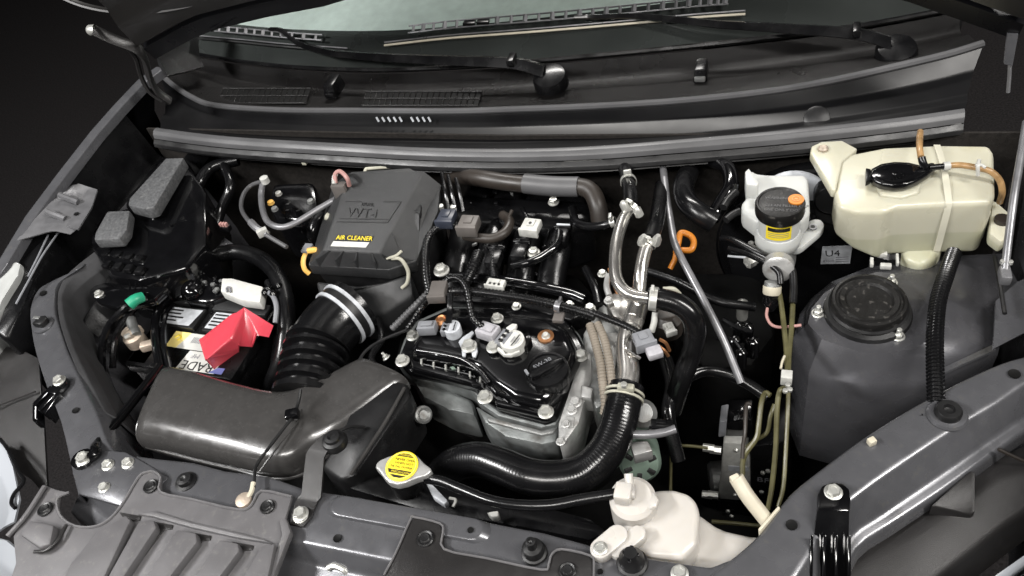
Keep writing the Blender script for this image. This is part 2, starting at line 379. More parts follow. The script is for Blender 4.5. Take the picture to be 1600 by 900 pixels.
# --- cowl panel
lipx = ((248, 112, .60), (268, 131, .57), (300, 152, .53), (338, 165, .505), (440, 172, .49), (560, 173, .48), (700, 174, .475), (800, 171, .475), (930, 166, .48), (1070, 157, .485), (1200, 143, .495), (1300, 126, .51), (1400, 104, .535), (1480, 85, .56), (1536, 68, .58))
lip = catmull([PY(*q) for q in lipx], 4)
cp = T('cowl_panel', 'black textured plastic cowl panel below the windshield', 'cowl', P(700, 150, .1))
m_ = len(lip)
def at(l, u):
    u = u*(len(l)-1); i = min(int(u), len(l)-2); return l[i].lerp(l[i+1], u-i)
bres = [at(base, i/(m_-1)) for i in range(m_)]
rows = []
for s, dz in ((0, 0), (.05, -.004), (.25, -.012), (.5, -.016), (.62, -.026), (.8, -.030), (.93, -.016), (1, -.008)):
    rows.append([p.lerp(q, s)+Vector((0, 0, dz)) for p, q in zip(lip, bres)])
O('cowl_top', sheet(rows, .003, .004), 'cowl_plastic', cp)
bm = B(); tube(lip, 0, 8, bm, sub=1, world=True, rm=.0055); O('front_lip', bm, 'seal_rubber', cp)
def cowlpt(x, y, lift=0):
    """where the sight line meets the cowl surface (bisect between lip and glass)"""
    best = None
    for i in range(40):
        Y = .46+i*.006; p = PY(x, y, Y)
        # surface height at p.x, p.y
        k = min(range(m_), key=lambda j: abs(lip[j].x-p.x)); a, b = lip[k], bres[k]
        s = (p.y-a.y)/max(.01, b.y-a.y); s = max(0, min(1, s)); z = a.z+(b.z-a.z)*s-.014
        e = abs(p.z-z)
        if best is None or e < best[0]: best = (e, p)
    return best[1]+Z_*lift
def grille(x0, x1, yt, yb, sk, nslat, label):
    corners = [cowlpt(x0+sk, yt, .002), cowlpt(x1+sk, yt, .002), cowlpt(x1, yb, .002), cowlpt(x0, yb, .002)]
    gp = O('vent_grille', plate(corners, .001, Z_), 'deep_black', cp)
    for i in range(nslat+1):
        u = i/nslat; a = corners[0].lerp(corners[1], u); b = corners[3].lerp(corners[2], u)
        t = tube([a+Z_*.002, b+Z_*.002], 0, 4, world=True, rm=.0012); O('slat', t, 'cowl_plastic', gp)
    for v_ in (0, .5, 1):
        t = tube([corners[0].lerp(corners[3], v_)+Z_*.0025, corners[1].lerp(corners[2], v_)+Z_*.0025], 0, 4, world=True, rm=.0012); O('slat', t, 'cowl_plastic', gp)
grille(341, 478, 141, 164, 9, 16, 'left')
grille(567, 748, 146, 168, 6, 20, 'mid')
for x, y, lb in ((519, 142, 'left windshield washer nozzle on the cowl between the two vent grilles'), (1094, 118, 'right windshield washer nozzle on the cowl in front of the right wiper')):
    p = cowlpt(x, y+12); s = mpp(p)
    wn = T('washer_nozzle', lb, 'nozzle', p, 'windshield washer nozzles')
    O('nozzle_body', prism([p+Vector((dx*s, dy*s, 24*s)) for dx, dy in ((-9, 0), (9, 0), (8, 34), (-8, 34))], (0, 0, -24*s), 3*s, taper=.2), 'satin_black', wn)
    O('nozzle_jet', box(p+Vector((0, -.001, 9*s)), 17*s, 9*s, 9*s, 2*s), 'cast_alloy' if x > 900 else 'gloss_black', wn)
# raised scoop and front face of the scuttle
seal_px = ((244, 206), (300, 214), (380, 222), (530, 231), (660, 238), (800, 240), (930, 236), (1060, 226), (1200, 214), (1330, 201), (1430, 189), (1506, 178))
seal = catmull([P(x, y, .052) for x, y in seal_px], 5)
ff = T('scuttle', 'glossy black scuttle face between the cowl lip and the rubber seal', 'scuttle', P(800, 215, .05))
ns = len(seal); lr = [at(lip, i/(ns-1)) for i in range(ns)]
rows = [[p+Vector((0, -.002, -.004)) for p in lr], [p.lerp(q, .3)+Vector((0, .012, -.018)) for p, q in zip(lr, seal)], [p.lerp(q, .62)+Vector((0, .01, -.02)) for p, q in zip(lr, seal)], [p.lerp(q, .70)+Vector((0, 0, -.014)) for p, q in zip(lr, seal)], [p+Vector((0, .004, -.012)) for p in seal], [p+Vector((0, -.012, -.03)) for p in seal]]
O('scuttle_face', sheet(rows, .002, .003), 'scuttle_black', ff)
for x in list(range(588, 632, 9))+list(range(642, 678, 9)):
    a = PY(x, 183, .452); b = PY(x+4, 190, .45)
    O('slot', tube([a, b], 0, 6, world=True, rm=.0018), 'print_silver', ff)
bm = B(); p = PY(1276, 186, .46); lathe(p, (0, -.6, .8), [(.02, -.004), (.018, .006), (.014, .008), (0, .008)], 14, bm); O('drain_plug', bm, 'rubber', ff)
sl = T('weather_seal', 'long grey rubber weather seal strip across the rear of the engine bay', 'seal', P(800, 240, .05))
def band(c, prof):
    return [[p+Vector((0, dy, dz)) for p in c] for dy, dz in prof]
O('seal_strip', sheet(band(seal, ((.011, -.006), (.010, .002), (.004, .006), (-.004, .006), (-.010, .001), (-.012, -.006))), .002, .001), 'seal_rubber', sl)
O('seal_lip', sheet(band(seal, ((-.013, -.007), (-.02, -.012), (-.022, -.018))), .002, .001), 'rubber', sl)

# --- wipers
def gpt(x, y, lift=0):
    """place on the windshield plane seen at pixel x, y"""
    prev = None
    for i in range(200):
        Y = .55+i*.003; p = PY(x, y, Y); b = min(base, key=lambda q_: abs(q_.x-p.x)); h = p.z-(b.z+(p.y-b.y)*.525)
        if h <= 0 or i == 199: break
        prev = p
    return p+nrm*lift
def wiper(label, pivot, arm, tip, blade, nb):
    p0 = pivot; t = T('wiper', label, 'wiper', p0, 'windshield wipers')
    O('pivot_cap', lathe(p0-Z_*.004, (0, -.25, 1), [(.030, -.02), (.030, -.004), (.027, .003), (.018, .006), (0, .007)], 24), 'satin_black', t)
    c = catmull(arm, 6)+catmull(tip, 5)[1:]; n = len(c); rl = [[], [], []]
    for i, p in enumerate(c):
        u = i/(n-1); wd = .0135*(1-.72*u)+.0015
        rl[0].append(p+Vector((0, -wd, -.006*(1-u)))); rl[1].append(p+Z_*(.005*(1-u)+.0015)); rl[2].append(p+Vector((0, wd, 0)))
    O('arm', sheet(rl, .003, 0), 'satin_black', t)
    O('arm_hinge', box(arm[1]+Z_*.004, .012, .03, .012, .002), 'satin_black', t)
    bl = [gpt(x, y, .006) for x, y in blade]; bl = catmull(bl, 5)
    O('blade_spine', tube(bl, 0, 6, sub=1, world=True, rm=.0015), 'grey_rod', t)
    O('rubber_edge', tube([q_+Vector((0, -.004, -.004)) for q_ in bl], 0, 5, sub=1, world=True, rm=.0024), 'cream_plastic' if nb > 12 else 'rubber', t)
    up_ = Vector((0, .016, .012)); m2 = len(bl); lo = [p+up_*.55+nrm*.004 for p in bl[2:-2]]; hi = [p+up_*(1.25 if nb > 12 else 1.1)+nrm*.004 for p in bl[2:-2]]
    for r_ in (lo, hi): O('frame_rail', tube(r_, 0, 5, sub=1, world=True, rm=.0016), 'grey_rod', t)
    for i in range(nb):
        u = (i+.5)/nb
        if nb > 12 and i in (5, 6): 
            O('frame_bridge', box(at(lo, u).lerp(at(hi, u), .5), .024, .012, .006, .001), 'satin_black', t); continue
        a, b = at(lo, u), at(hi, u); O('frame_link', tube([a, b], 0, 4, world=True, rm=.0045 if i % 2 else .003), 'grey_rod', t)
    return t
wl = lambda *q: [PY(*r_) for r_ in q]
wiper('left windshield wiper with its pivot at the middle of the cowl', PY(858, 116, .565), wl((850, 108, .57), (800, 96, .585), (700, 92, .605), (600, 88, .625), (520, 82, .65)), [PY(520, 82, .65), gpt(480, 76, .014), gpt(462, 66, .016), gpt(446, 54, .018), gpt(428, 52, .018)], [(312, 58), (380, 64), (450, 71), (545, 78)], 11)
wiper('right windshield wiper with its pivot at the upper right of the cowl', PY(1402, 72, .60), wl((1392, 64, .605), (1338, 50, .625), (1240, 43, .64), (1120, 36, .655)), [PY(1120, 36, .655), gpt(1000, 31, .014), gpt(940, 33, .016), gpt(900, 34, .016)], [(603, 69), (700, 58), (830, 48), (960, 37), (1090, 25), (1165, 20)], 26)

# --- firewall
fw = T('firewall', 'dark firewall with brown felt insulation behind the engine', 'firewall', Vector((0, .40, -.5)))
FY = [(x, .415+.02*abs(x)) for x in (-.72, -.5, -.25, 0, .25, .5, .74)]
rl = []
for z in (.036, -.05, -.2, -.5): rl.append([Vector((x, y-(.0 if z > -.1 else .03), z)) for x, y in FY])
O('felt_panel', sheet(rl, .004), 'felt', fw)
# --- inner bay sides (dark) and bay undertray
bs = T('inner_wing', 'dark inner wing panel under the fuse box at the left of the bay', 'panel', Vector((-.62, .1, -.5)))
O('wing_panel', sheet([[Vector((-.70, .40, -.02)), Vector((-.70, .2, -.02)), Vector((-.64, .02, -.07)), Vector((-.6, -.1, -.1))], [Vector((-.63, .40, -.08)), Vector((-.62, .2, -.1)), Vector((-.57, .02, -.16)), Vector((-.53, -.1, -.2))], [Vector((-.57, .40, -.42)), Vector((-.55, .2, -.44)), Vector((-.5, .02, -.45)), Vector((-.47, -.1, -.45))]], .003, .01), 'shaded_grey_paint', bs)
ut = T('undertray', 'black undertray at the bottom of the engine bay', 'tray', Vector((0, .1, -.46)))
O('tray_panel', sheet([[Vector((x, y, -.46+.02*math.sin(x*9))) for x in (-.6, -.3, 0, .3, .62)] for y in (-.32, -.1, .15, .42)], .004), 'deep_black', ut)

# --- left fender
fl = T('fender', 'black left fender with its bare inner edge and ribbed support', 'fender', Vector((-.72, .2, -.7)))
top = path([(-30, 450, .03), (0, 408, .045), (42, 338, .06), (93, 270, .075), (143, 206, .085), (180, 164, .095), (218, 124, .10), (246, 104, .105)])
O('outer_skin', sheet([[p+Vector((-.016, .0, -.012)) for p in top], [p+Vector((-.004, 0, 0)) for p in top], [p+Vector((.012, 0, -.004)) for p in top], [p+Vector((.014, 0, -.02)) for p in top]], .002, .002), 'grey_paint', fl)
O('side_skin', sheet([[p+Vector((-.017, 0, -.013)) for p in top], [p+Vector((-.07, 0, -.1)) for p in top], [p+Vector((-.09, 0, -.3)) for p in top], [p+Vector((-.08, 0, -.62)) for p in top]], .002), 'body_black', fl)
sup = T('fender_support', 'bright grey ribbed support plate under the left fender edge', 'bracket', P(100, 330, .02))
r1 = path([(101, 262, .06), (74, 303, .06), (48, 343, .055), (26, 376, .05)]); r2 = path([(120, 286, .045), (116, 314, .045), (106, 346, .045), (82, 360, .045)]); r3 = path([(152, 296, .035), (141, 325, .035), (128, 352, .033), (110, 366, .033)])
O('support_plate', sheet([r1, [a.lerp(b, .6) for a, b in zip(r1, r2)], r2, r3], .002, .004), 'bare_grey', sup)
for (x, y) in ((92, 312), (72, 338)):
    O('rib', tube([(x, y-8, .062), (x+14, y-2, .054), (x+30, y+4, .047)], 5, 8), 'bare_grey', sup)
O('side_strip', sheet([path([(136, 297, .044), (118, 326, .044), (104, 352, .044)]), path([(152, 297, .040), (143, 324, .040), (122, 358, .040), ])], .003, .002), 'bare_grey', sup)
hole(sup, 119, 334, .0445, 3.5)
# added panel: deep shade between fender and bay put into its black
gt = T('gutter_shade_panel', 'black panel standing for the deep shade between the left fender and the fuse box', 'panel', P(180, 230, -.05))
tg = top[:-2]
O('gutter_floor', sheet([[p+Vector((.010, 0, -.02)) for p in tg], [p+Vector((.03, 0, -.12)) for p in tg], [p+Vector((.10, 0, -.13)) for p in tg], [p+Vector((.15, 0, -.07)) for p in tg], [p+Vector((.17, 0, -.1)) for p in tg]], .002, .008), 'satin_black', gt)
# --- left headlamp and bumper
hlm = T('headlamp', 'grey translucent headlamp lens at the left edge', 'headlamp', P(5, 480, -.1))
O('lens', prism(path([(-40, 420, .03), (0, 412, .035), (22, 404, .035), (34, 410, .032), (28, 428, .03), (0, 474, .02), (-40, 540, .0)]), (-.02, 0, -.09), .008), 'lens', hlm)
O('lens_back', prism(path([(34, 404, .025), (70, 368, .03), (85, 372, .028), (62, 408, .02), (38, 470, .01), (10, 530, -.01), (-10, 520, 0)]), (0, 0, -.07), .006), 'satin_black', hlm)
for q in (((76, 366, .03), (60, 400, .025), (44, 432, .02)), ((92, 362, .03), (66, 400, .03), (44, 440, .024), (25, 475, .015))):
    O('wire', tube(list(q), 1.6, 6), 'grey_plastic', hlm)
bl = T('bumper_liner', 'dark grey plastic bumper liner at the left edge below the headlamp', 'liner', P(30, 600, -.15))
O('liner_panel', sheet([path([(-60, 560, -.06), (-20, 540, -.05), (30, 545, -.05), (60, 560, -.05)]), path([(-60, 640, -.06), (0, 630, -.06), (50, 640, -.06), (68, 660, -.06)]), path([(-60, 720, -.07), (20, 730, -.08), (50, 750, -.09), (75, 780, -.1)])], .003, .003), 'cover_dark', bl)
O('seam', tube([(-20, 640, -.053), (20, 625, -.053), (55, 612, -.05)], 1.5, 6), 'cover_dark', bl)
fb = T('front_bumper', 'white front bumper skin with a dark edge at the lower left corner', 'bumper', P(0, 800, -.2))
O('bumper_skin', sheet([path([(-60, 680, -.06), (-10, 690, -.055), (5, 692, -.055), (20, 730, -.055), (30, 780, -.055), (22, 815, -.055)]), path([(-80, 720, -.07), (-20, 740, -.065), (0, 740, -.06), (12, 770, -.06), (14, 800, -.06), (8, 822, -.06)]), path([(-110, 760, -.14), (-60, 790, -.13), (-40, 800, -.12), (-30, 810, -.12), (-26, 830, -.12), (-30, 850, -.12)])], .003, .004), 'body_white', fb)
O('bumper_edge', tube([(0, 686, -.052), (14, 705, -.052), (30, 738, -.052), (37, 752, -.052), (22, 772, -.052), (18, 786, -.052), (24, 794, -.052)], 3, 8), 'satin_black', fb)
O('grille_surround', sheet([path([(-20, 838, -.03), (10, 845, -.01), (30, 862, -.006), (62, 890, -.004), (85, 915, -.004)]), path([(-30, 870, -.05), (0, 880, -.03), (20, 895, -.02), (40, 915, -.02), (60, 940, -.02)]), path([(-40, 930, -.1), (-10, 935, -.1), (0, 940, -.1), (20, 950, -.1), (40, 960, -.1)])], .003, .006), 'body_white', fb)

# --- left upper side beam
lb = T('side_beam', 'grey left side beam beside the battery with a foam strip', 'beam', P(100, 600, -.1))
o1 = path([(112, 424, .0), (76, 441, .0), (57, 455, .0), (47, 483, .0), (49, 515, 0), (55, 548, 0), (72, 602, 0), (95, 660, 0), (113, 738, 0), (122, 774, 0)])
o2 = path([(125, 420, .0), (92, 441, .002), (85, 462, .002), (85, 490, .002), (94, 520, .002), (105, 552, .002), (128, 600, .002), (150, 645, .002), (168, 690, 0), (190, 720, 0)])
o3 = path([(134, 412, -.004), (104, 444, -.012), (98, 466, -.014), (100, 492, -.014), (110, 520, -.014), (121, 552, -.014), (148, 600, -.018), (172, 640, -.02), (186, 690, -.02), (200, 720, -.02)])
low = [p+Vector((.012, 0, -.09)) for p in o3]; outl = [p+Vector((-.012, 0, -.08)) for p in o1]
O('beam_skin', sheet([catmull(outl, 3), catmull(o1, 3), catmull(o2, 3), catmull(o3, 3), catmull(low, 3)], .002, .003), 'grey_paint', lb)
fs = path([(150, 392, -.006), (110, 424, -.004), (94, 448, .002), (90, 470, .004), (93, 500, .004), (102, 530, .004), (112, 556, .003), (130, 600, -.004), (150, 640, -.008)])
fs2 = path([(166, 416, -.02), (134, 440, -.016), (114, 460, -.014), (111, 480, -.014), (116, 505, -.014), (124, 530, -.014), (133, 556, -.015), (160, 606, -.02), (186, 655, -.022)])
O('foam_strip', sheet([catmull(fs, 3), catmull([a.lerp(b, .5)+Z_*.006 for a, b in zip(fs, fs2)], 3), catmull(fs2, 3), catmull([p+Vector((.008, 0, -.05)) for p in fs2], 3)], .003, .002), 'foam', lb)
hole(lb, 67, 458, .003, 5); hole(lb, 118, 641, .003, 5)
bs_ = T('hood_bumper', 'small rubber hood stop on the left side beam', 'bumper', P(70, 506, 0), 'rubber hood stops')
p = P(68, 508, .002); s = mpp(p)
O('stop_base', lathe(p, Z_, [(17*s, 0), (16*s, 2*s), (10*s, 3*s), (0, 3*s)], 18), 'grey_paint', bs_)
O('stop_rubber', prism([p+Vector((dx*s, dy*s, 12*s)) for dx, dy in ((-10, -8), (9, -8), (11, 6), (2, 12), (-8, 8))], (0, 0, -12*s), 3*s), 'rubber', bs_)
O('stop_clip', box(p+Vector((-8*s, 4*s, 12*s)), 12*s, 6*s, 3*s, s), 'cast_alloy', bs_)

# --- front crossmember
cm = T('crossmember', 'grey painted front crossmember under the bonnet edge', 'crossmember', P(600, 830, -.06))
rearx = [(172, 712), (215, 712), (245, 716), (300, 722), (350, 735), (420, 744), (480, 765), (560, 776), (660, 797), (760, 815), (850, 832), (940, 856), (1030, 874), (1110, 886), (1200, 850)]
midx = [(118, 745), (160, 778), (190, 793), (230, 800), (300, 818), (380, 832), (455, 845), (530, 860), (610, 876), (700, 905), (800, 930), (900, 955), (1000, 968), (1110, 975), (1200, 960)]
rr = path([(x, y, 0) for x, y in rearx]); mr = path([(x, y, 0) for x, y in midx])
O('beam_skin', sheet([[p+Vector((0, .012, -.07)) for p in rr], rr, [a.lerp(b, .45)+Z_*.0015 for a, b in zip(rr, mr)], mr, [p+Vector((0, -.012, -.022)) for p in mr], [p+Vector((0, -.035, -.026)) for p in mr], [p+Vector((0, -.045, -.08)) for p in mr]], .002, .004), 'grey_paint', cm)
def capsule(a, b, r, n=8):
    d = (b-a).normalized(); s_ = Z_.cross(d)
    return [a+s_*r*math.cos(k*math.pi/n)-d*r*math.sin(k*math.pi/n) for k in range(n+1)]+[b-s_*r*math.cos(k*math.pi/n)+d*r*math.sin(k*math.pi/n) for k in range(n+1)]
a, b = P(535, 790, .006), P(735, 826, .006)
O('embossed_panel', prism(capsule(a, b, .0125), (0, 0, -.008), .004, taper=.15), 'grey_paint', cm)
O('corner_plate', prism(path([(112, 738, .004), (150, 702, .004), (196, 706, .004), (225, 722, .004), (262, 744, .004), (215, 790, .004), (190, 791, .004), (124, 772, .004)]), (0, 0, -.006), .002), 'grey_paint', cm)
for x, y, rp in ((735, 828, 4.5), (527, 841, 6), (938, 893, 4)): hole(cm, x, y, .0075 if x == 735 else .0025, rp)
bolt(cm, 169, 727, .004, 8); bolt(cm, 200, 724, .004, 8, BOLT); bolt(cm, 163, 762, .004, 7.5)
bolt(cm, 470, 806, .006, 10); bolt(cm, 1062, 896, .004, 11)
p = P(292, 754, .0); s = mpp(p)
gp = O('grommet', lathe(p, Z_, [(17*s, 0), (17*s, 4*s), (12*s, 5*s), (11*s, 12*s), (5*s, 13*s), (0, 9*s)], 18), 'rubber', cm)

# --- right side beam
rb = T('side_beam', 'long grey right side beam running diagonally to the lower right', 'beam', P(1400, 720, -.1))
q0 = [(1100, 905), (1150, 868), (1192, 830), (1236, 772), (1290, 728), (1350, 684), (1410, 646), (1470, 612), (1530, 582), (1580, 562), (1640, 548)]
q1 = [(1190, 960), (1230, 915), (1262, 868), (1296, 812), (1350, 764), (1400, 728), (1450, 694), (1500, 662), (1560, 627), (1600, 600), (1660, 570)]
q2 = [(1230, 1000), (1270, 960), (1300, 905), (1330, 838), (1380, 803), (1430, 770), (1480, 736), (1530, 700), (1580, 664), (1620, 640), (1680, 600)]
t0 = path([(x, y, .003) for x, y in q0]); t1 = path([(x, y, .003) for x, y in q1]); t2 = path([(x, y, -.028) for x, y in q2])
t3 = [p+Vector((.006, -.012, -.002)) for p in t2]; t4 = [p+Vector((.008, -.014, -.02)) for p in t2]
O('beam_skin', sheet([catmull([p+Vector((-.01, .01, -.06)) for p in t0], 3), catmull(t0, 3), catmull(t1, 3), catmull(t2, 3), catmull(t3, 3), catmull(t4, 3)], .002, .0045, seg=3), 'grey_paint', rb)
hole(rb, 1237, 820, .005, 8); hole(rb, 1585, 584, .005, 8); hole(rb, 1441, 648, .005, 1)
hb = T('hood_bumper', 'round rubber hood stop with a hole on the right side beam', 'bumper', P(1480, 645, 0), 'rubber hood stops')
p = P(1480, 648, .004); s = mpp(p)
O('stop_base', lathe(p, Z_, [(30*s, 0), (27*s, 4*s), (20*s, 5*s), (0, 5*s)], 24), 'grey_paint', hb)
O('stop_rubber', lathe(p, Z_, [(20*s, 2*s), (20*s, 12*s), (17*s, 16*s), (9*s, 16*s), (7*s, 10*s), (0, 8*s)], 24), 'rubber', hb)
# headlamp housing at right
hh = T('headlamp_housing', 'matt black headlamp housing at the lower right corner', 'headlamp', P(1480, 820, -.12))
O('housing_top', sheet([path([(1330, 850, -.06), (1400, 812, -.06), (1480, 760, -.055), (1560, 715, -.05), (1640, 680, -.05)]), path([(1300, 905, -.065), (1400, 850, -.05), (1480, 800, -.045), (1560, 745, -.04), (1640, 720, -.04)]), path([(1330, 990, -.075), (1440, 920, -.055), (1520, 860, -.05), (1580, 815, -.05), (1650, 770, -.05)]), path([(1400, 1010, -.11), (1490, 930, -.1), (1560, 875, -.09), (1620, 830, -.09), (1680, 790, -.09)])], .003, .006), 'cover_dark', hh)
O('housing_fin', prism(path([(1455, 790, -.028), (1516, 735, -.028), (1524, 738, -.028), (1524, 800, -.04), (1518, 806, -.042)]), (0, 0, -.02), .002), 'cover_dark', hh)
O('housing_wire', tube([(1560, 702, -.02), (1590, 716, -.03), (1625, 730, -.04)], 3, 8), 'rust_rubber', hh)
gr = T('grille_trim', 'white and chrome grille trim at the bottom right corner', 'trim', P(1580, 890, -.1))
for k, (a, b) in enumerate((((1545, 905), (1640, 838)), ((1562, 920), (1650, 862)))):
    O('trim_bar', prism([P(a[0], a[1], -.06), P(b[0], b[1], -.06), P(b[0]+4, b[1]+14, -.065), P(a[0]+6, a[1]+14, -.065)], (0, 0, -.02), .003), 'chrome' if k else 'body_white', gr)

# --- small bumper brackets
br = T('bumper_bracket', 'black ribbed bumper bracket bolted on the right side beam', 'bracket', P(1300, 780, 0), 'black bumper brackets')
O('bracket_plate', prism(path([(1278, 800, .016), (1277, 772, .016), (1284, 758, .016), (1300, 752, .016), (1318, 754, .016), (1328, 764, .016), (1330, 780, .016), (1328, 800, .016)]), (0, 0, -.012), .003), 'gloss_black', br)
O('bracket_leg', sheet([path([(1277, 798, .016), (1327, 798, .016)]), path([(1272, 838, .002), (1326, 838, .002)]), path([(1262, 905, -.018), (1326, 900, -.018)]), path([(1258, 940, -.045), (1326, 935, -.045)])], .004, .002), 'gloss_black', br)
for dx in (0, 21, 40, 60):
    O('rib', prism([P(1266+dx*.98, 836, .012), P(1271+dx*.98, 836, .012), P(1270+dx, 900, -.008), P(1264+dx, 900, -.008)], (0, 0, -.014), .001), 'gloss_black', br)
bolt(br, 1302, 769, .016, 11)
br2 = T('bumper_bracket', 'black finned bumper bracket bolted on the left side beam', 'bracket', P(95, 598, 0), 'black bumper brackets')
O('bracket_plate', prism(path([(82, 600, .012), (86, 590, .012), (96, 586, .012), (105, 590, .012), (103, 598, .012), (86, 616, .012), (72, 612, .012)]), (0, 0, -.01), .002), 'gloss_black', br2)
for (a, b) in (((80, 604), (52, 632)), ((86, 612), (60, 640)), ((92, 612), (68, 645))):
    O('fin', prism([P(a[0]-2, a[1]-2, .01), P(a[0]+2, a[1]+2, .01), P(b[0]+2, b[1]+2, .0), P(b[0]-2, b[1]-2, .0)], (0, 0, -.025), .001), 'gloss_black', br2)
O('bracket_leg', prism(path([(50, 630, .0), (58, 634, 0), (58, 656, -.01), (50, 658, -.01)]), (0, 0, -.02), .002), 'gloss_black', br2)
bolt(br2, 93, 595, .012, 8)

# ================================================================ LEFT SIDE OF THE BAY
def thing1(name, bm, m, label, cat, group=None): return tag(O(name, bm, m), label, cat, group)
def clamp_ring(t, pts, rp, m='zinc', th=1.6, name='clamp'):
    """spring clamp round a hose at the middle of pts"""
    c = path(pts); d = (c[1]-c[0]).normalized(); p = c[0]; s = mpp(p); r = rp*s
    bm = lathe(p, d, [(r, -4*s), (r*1.07, -4*s), (r*1.07, 4*s), (r, 4*s), (r, -4*s)], 20)
    O(name, bm, m, t)
    up_ = (Z_-d*d.z).normalized()
    O('clamp_ear', box(p+up_*r*1.2, 5*s, 12*s, 12*s, s, (d, d.cross(up_), up_)), m, t)

# fuse box
fx = T('fuse_box', 'glossy black fuse box with two grey lids at the left', 'fuse box', P(240, 380, -.1))
O('box_body', prism(path([(166, 336, .012), (200, 322, .012), (262, 256, .02), (292, 250, .02), (322, 300, .01), (322, 380, -.0), (290, 420, -.01), (215, 438, -.01), (170, 430, -.01), (140, 386, .0)]), (0, 0, -.11), .008), 'gloss_black', fx)
O('lid', prism(path([(259, 247, .045), (287, 246, .045), (241, 323, .04), (228, 327, .04), (200, 320, .04), (202, 310, .04)]), (0, 0, -.022), .0025), 'fuse_grey', fx, label='long grey rear lid')
O('lid', prism(path([(167, 329, .034), (203, 328, .034), (198, 358, .032), (187, 373, .03), (146, 375, .03), (148, 364, .03)]), (0, 0, -.02), .004), 'fuse_grey', fx, label='short grey front lid')
O('box_body', prism(path([(256, 248, .024), (289, 247, .024), (246, 326, .022), (228, 331, .022), (196, 322, .022), (198, 308, .022)]), (0, 0, -.1), .003), 'gloss_black', fx)
O('box_body', prism(path([(164, 330, .016), (206, 329, .016), (200, 360, .014), (190, 378, .012), (142, 380, .012), (144, 364, .012)]), (0, 0, -.1), .003), 'gloss_black', fx)
O('mounting_ear', prism(path([(138, 456, -.015), (146, 446, -.015), (166, 440, -.015), (215, 446, -.015), (262, 448, -.015), (240, 468, -.015), (182, 480, -.015), (152, 472, -.015)]), (0, 0, -.015), .003), 'gloss_black', fx)
bolt(fx, 155, 460, -.015, 6)
for x, y, a in ((171, 404, 0), (183, 400, 1), (186, 418, 0), (206, 403, 1), (214, 401, 0), (221, 409, 1), (226, 421, 1), (222, 425, 0), (258, 346, 1), (268, 352, 1), (238, 327, 1)):
    p = P(x, y, .004 if y < 380 else -.008); s = mpp(p); O('latch', box(p, 9*s, 3.2*s, 3*s, s*.7, (X_ if a == 0 else (X_+Y_).normalized(), Y_ if a == 0 else (Y_-X_).normalized(), Z_)), 'gloss_black', fx)
for x in (203, 212): O('latch', tube([(x, 441, -.006), (x, 452, -.008)], 1.6, 6), 'gloss_black', fx)
# battery
BZ = -.08; FL = P(193, 568, BZ); BW, BD = .205, .142; bx, by = (X_*.998+Y_*-.03).normalized(), (Y_*.998+X_*.03).normalized()
def bp(u, v, dz=0): return FL+bx*(u*BW)+by*(v*BD)+Z_*dz
bt = T('battery', 'black car battery with yellow and white labels at the left', 'battery', bp(.5, .5, -.17))
O('case', box(bp(.5, .5, -.095), BW*.97, BD*.96, .15, .006, (bx, by, Z_)), 'satin_black', bt)
O('lid', box(bp(.5, .5, -.011), BW, BD, .022, .004, (bx, by, Z_)), 'satin_black', bt)
O('rear_ledge', box(bp(.72, .93, .004), BW*.5, BD*.16, .008, .002, (bx, by, Z_)), 'grain_plastic', bt)
O('rear_ledge', box(bp(.2, .94, .004), BW*.36, BD*.12, .008, .002, (bx, by, Z_)), 'grain_plastic', bt)
for u0, u1 in ((.08, .42), (.5, .82)):
    cap = O('vent_cap', box(bp((u0+u1)/2, .70, .003), BW*(u1-u0), BD*.30, .008, .002, (bx, by, Z_)), 'black_plastic', bt)
    O('sticker', plate([bp(u0+.02, .58, .0072), bp(u1-.05, .58, .0072), bp(u1-.015, .82, .0072), bp(u0+.03, .82, .0072)], .0005), 'print_silver', cap)
    for k in range(4):
        a = u0+.04; v_ = .62+.05*k; wd = random.uniform(.1, .22)
        O('print', plate([bp(a, v_, .0079), bp(a+wd, v_, .0079), bp(a+wd, v_+.022, .0079), bp(a, v_+.022, .0079)], .0002, bev=0), 'print_black', cap)
O('label', plate([bp(.26, .30, .0003), bp(.8, .30, .0003), bp(.8, .52, .0003), bp(.26, .52, .0003)], .0005), 'print_white', bt, label='white strip with a bar code')
O('label', plate([bp(.26, .30, .0009), bp(.36, .30, .0009), bp(.41, .52, .0009), bp(.26, .52, .0009)], .0004), 'print_yellow_pale', bt, label='yellow end of the strip')
O('emblem', tube([bp(.29, .43, .0015), bp(.32, .47, .0015), bp(.35, .43, .0015), bp(.33, .40, .0015)], 0, 5, world=True, rm=.0012), 'print_yellow', bt)
for k in range(12): O('bar', plate([bp(.46+k*.014, .39, .001), bp(.46+k*.014+.006, .39, .001), bp(.46+k*.014+.006, .47, .001), bp(.46+k*.014, .47, .001)], .0002, bev=0), 'print_grey', bt)
O('label', plate([bp(.48, .035, .0003), bp(.83, .035, .0003), bp(.83, .29, .0003), bp(.5, .29, .0003)], .0005), 'print_white', bt, label='white front label with large upside-down lettering')
O('label', plate([bp(.78, .04, .001), bp(.9, .04, .001), bp(.9, .12, .001), bp(.84, .12, .001)], .0003), 'print_blue', bt, label='blue corner of the label')
text('RADE', bt, bp(.80, .155, .0009), -bx, -by, .024, 'print_black')
text('MF', bt, bp(.62, .25, .0009), -bx, -by, .012, 'print_grey')
O('terminal_step', box(bp(.1, .16, -.004), BW*.18, BD*.26, .008, .002, (bx, by, Z_)), 'grey_plastic', bt)
for u in (.3, .62): O('moulding_mark', box(bp(u, -.015, -.012), BW*.09, .002, .004, .0005, (bx, by, Z_)), 'print_silver', bt)
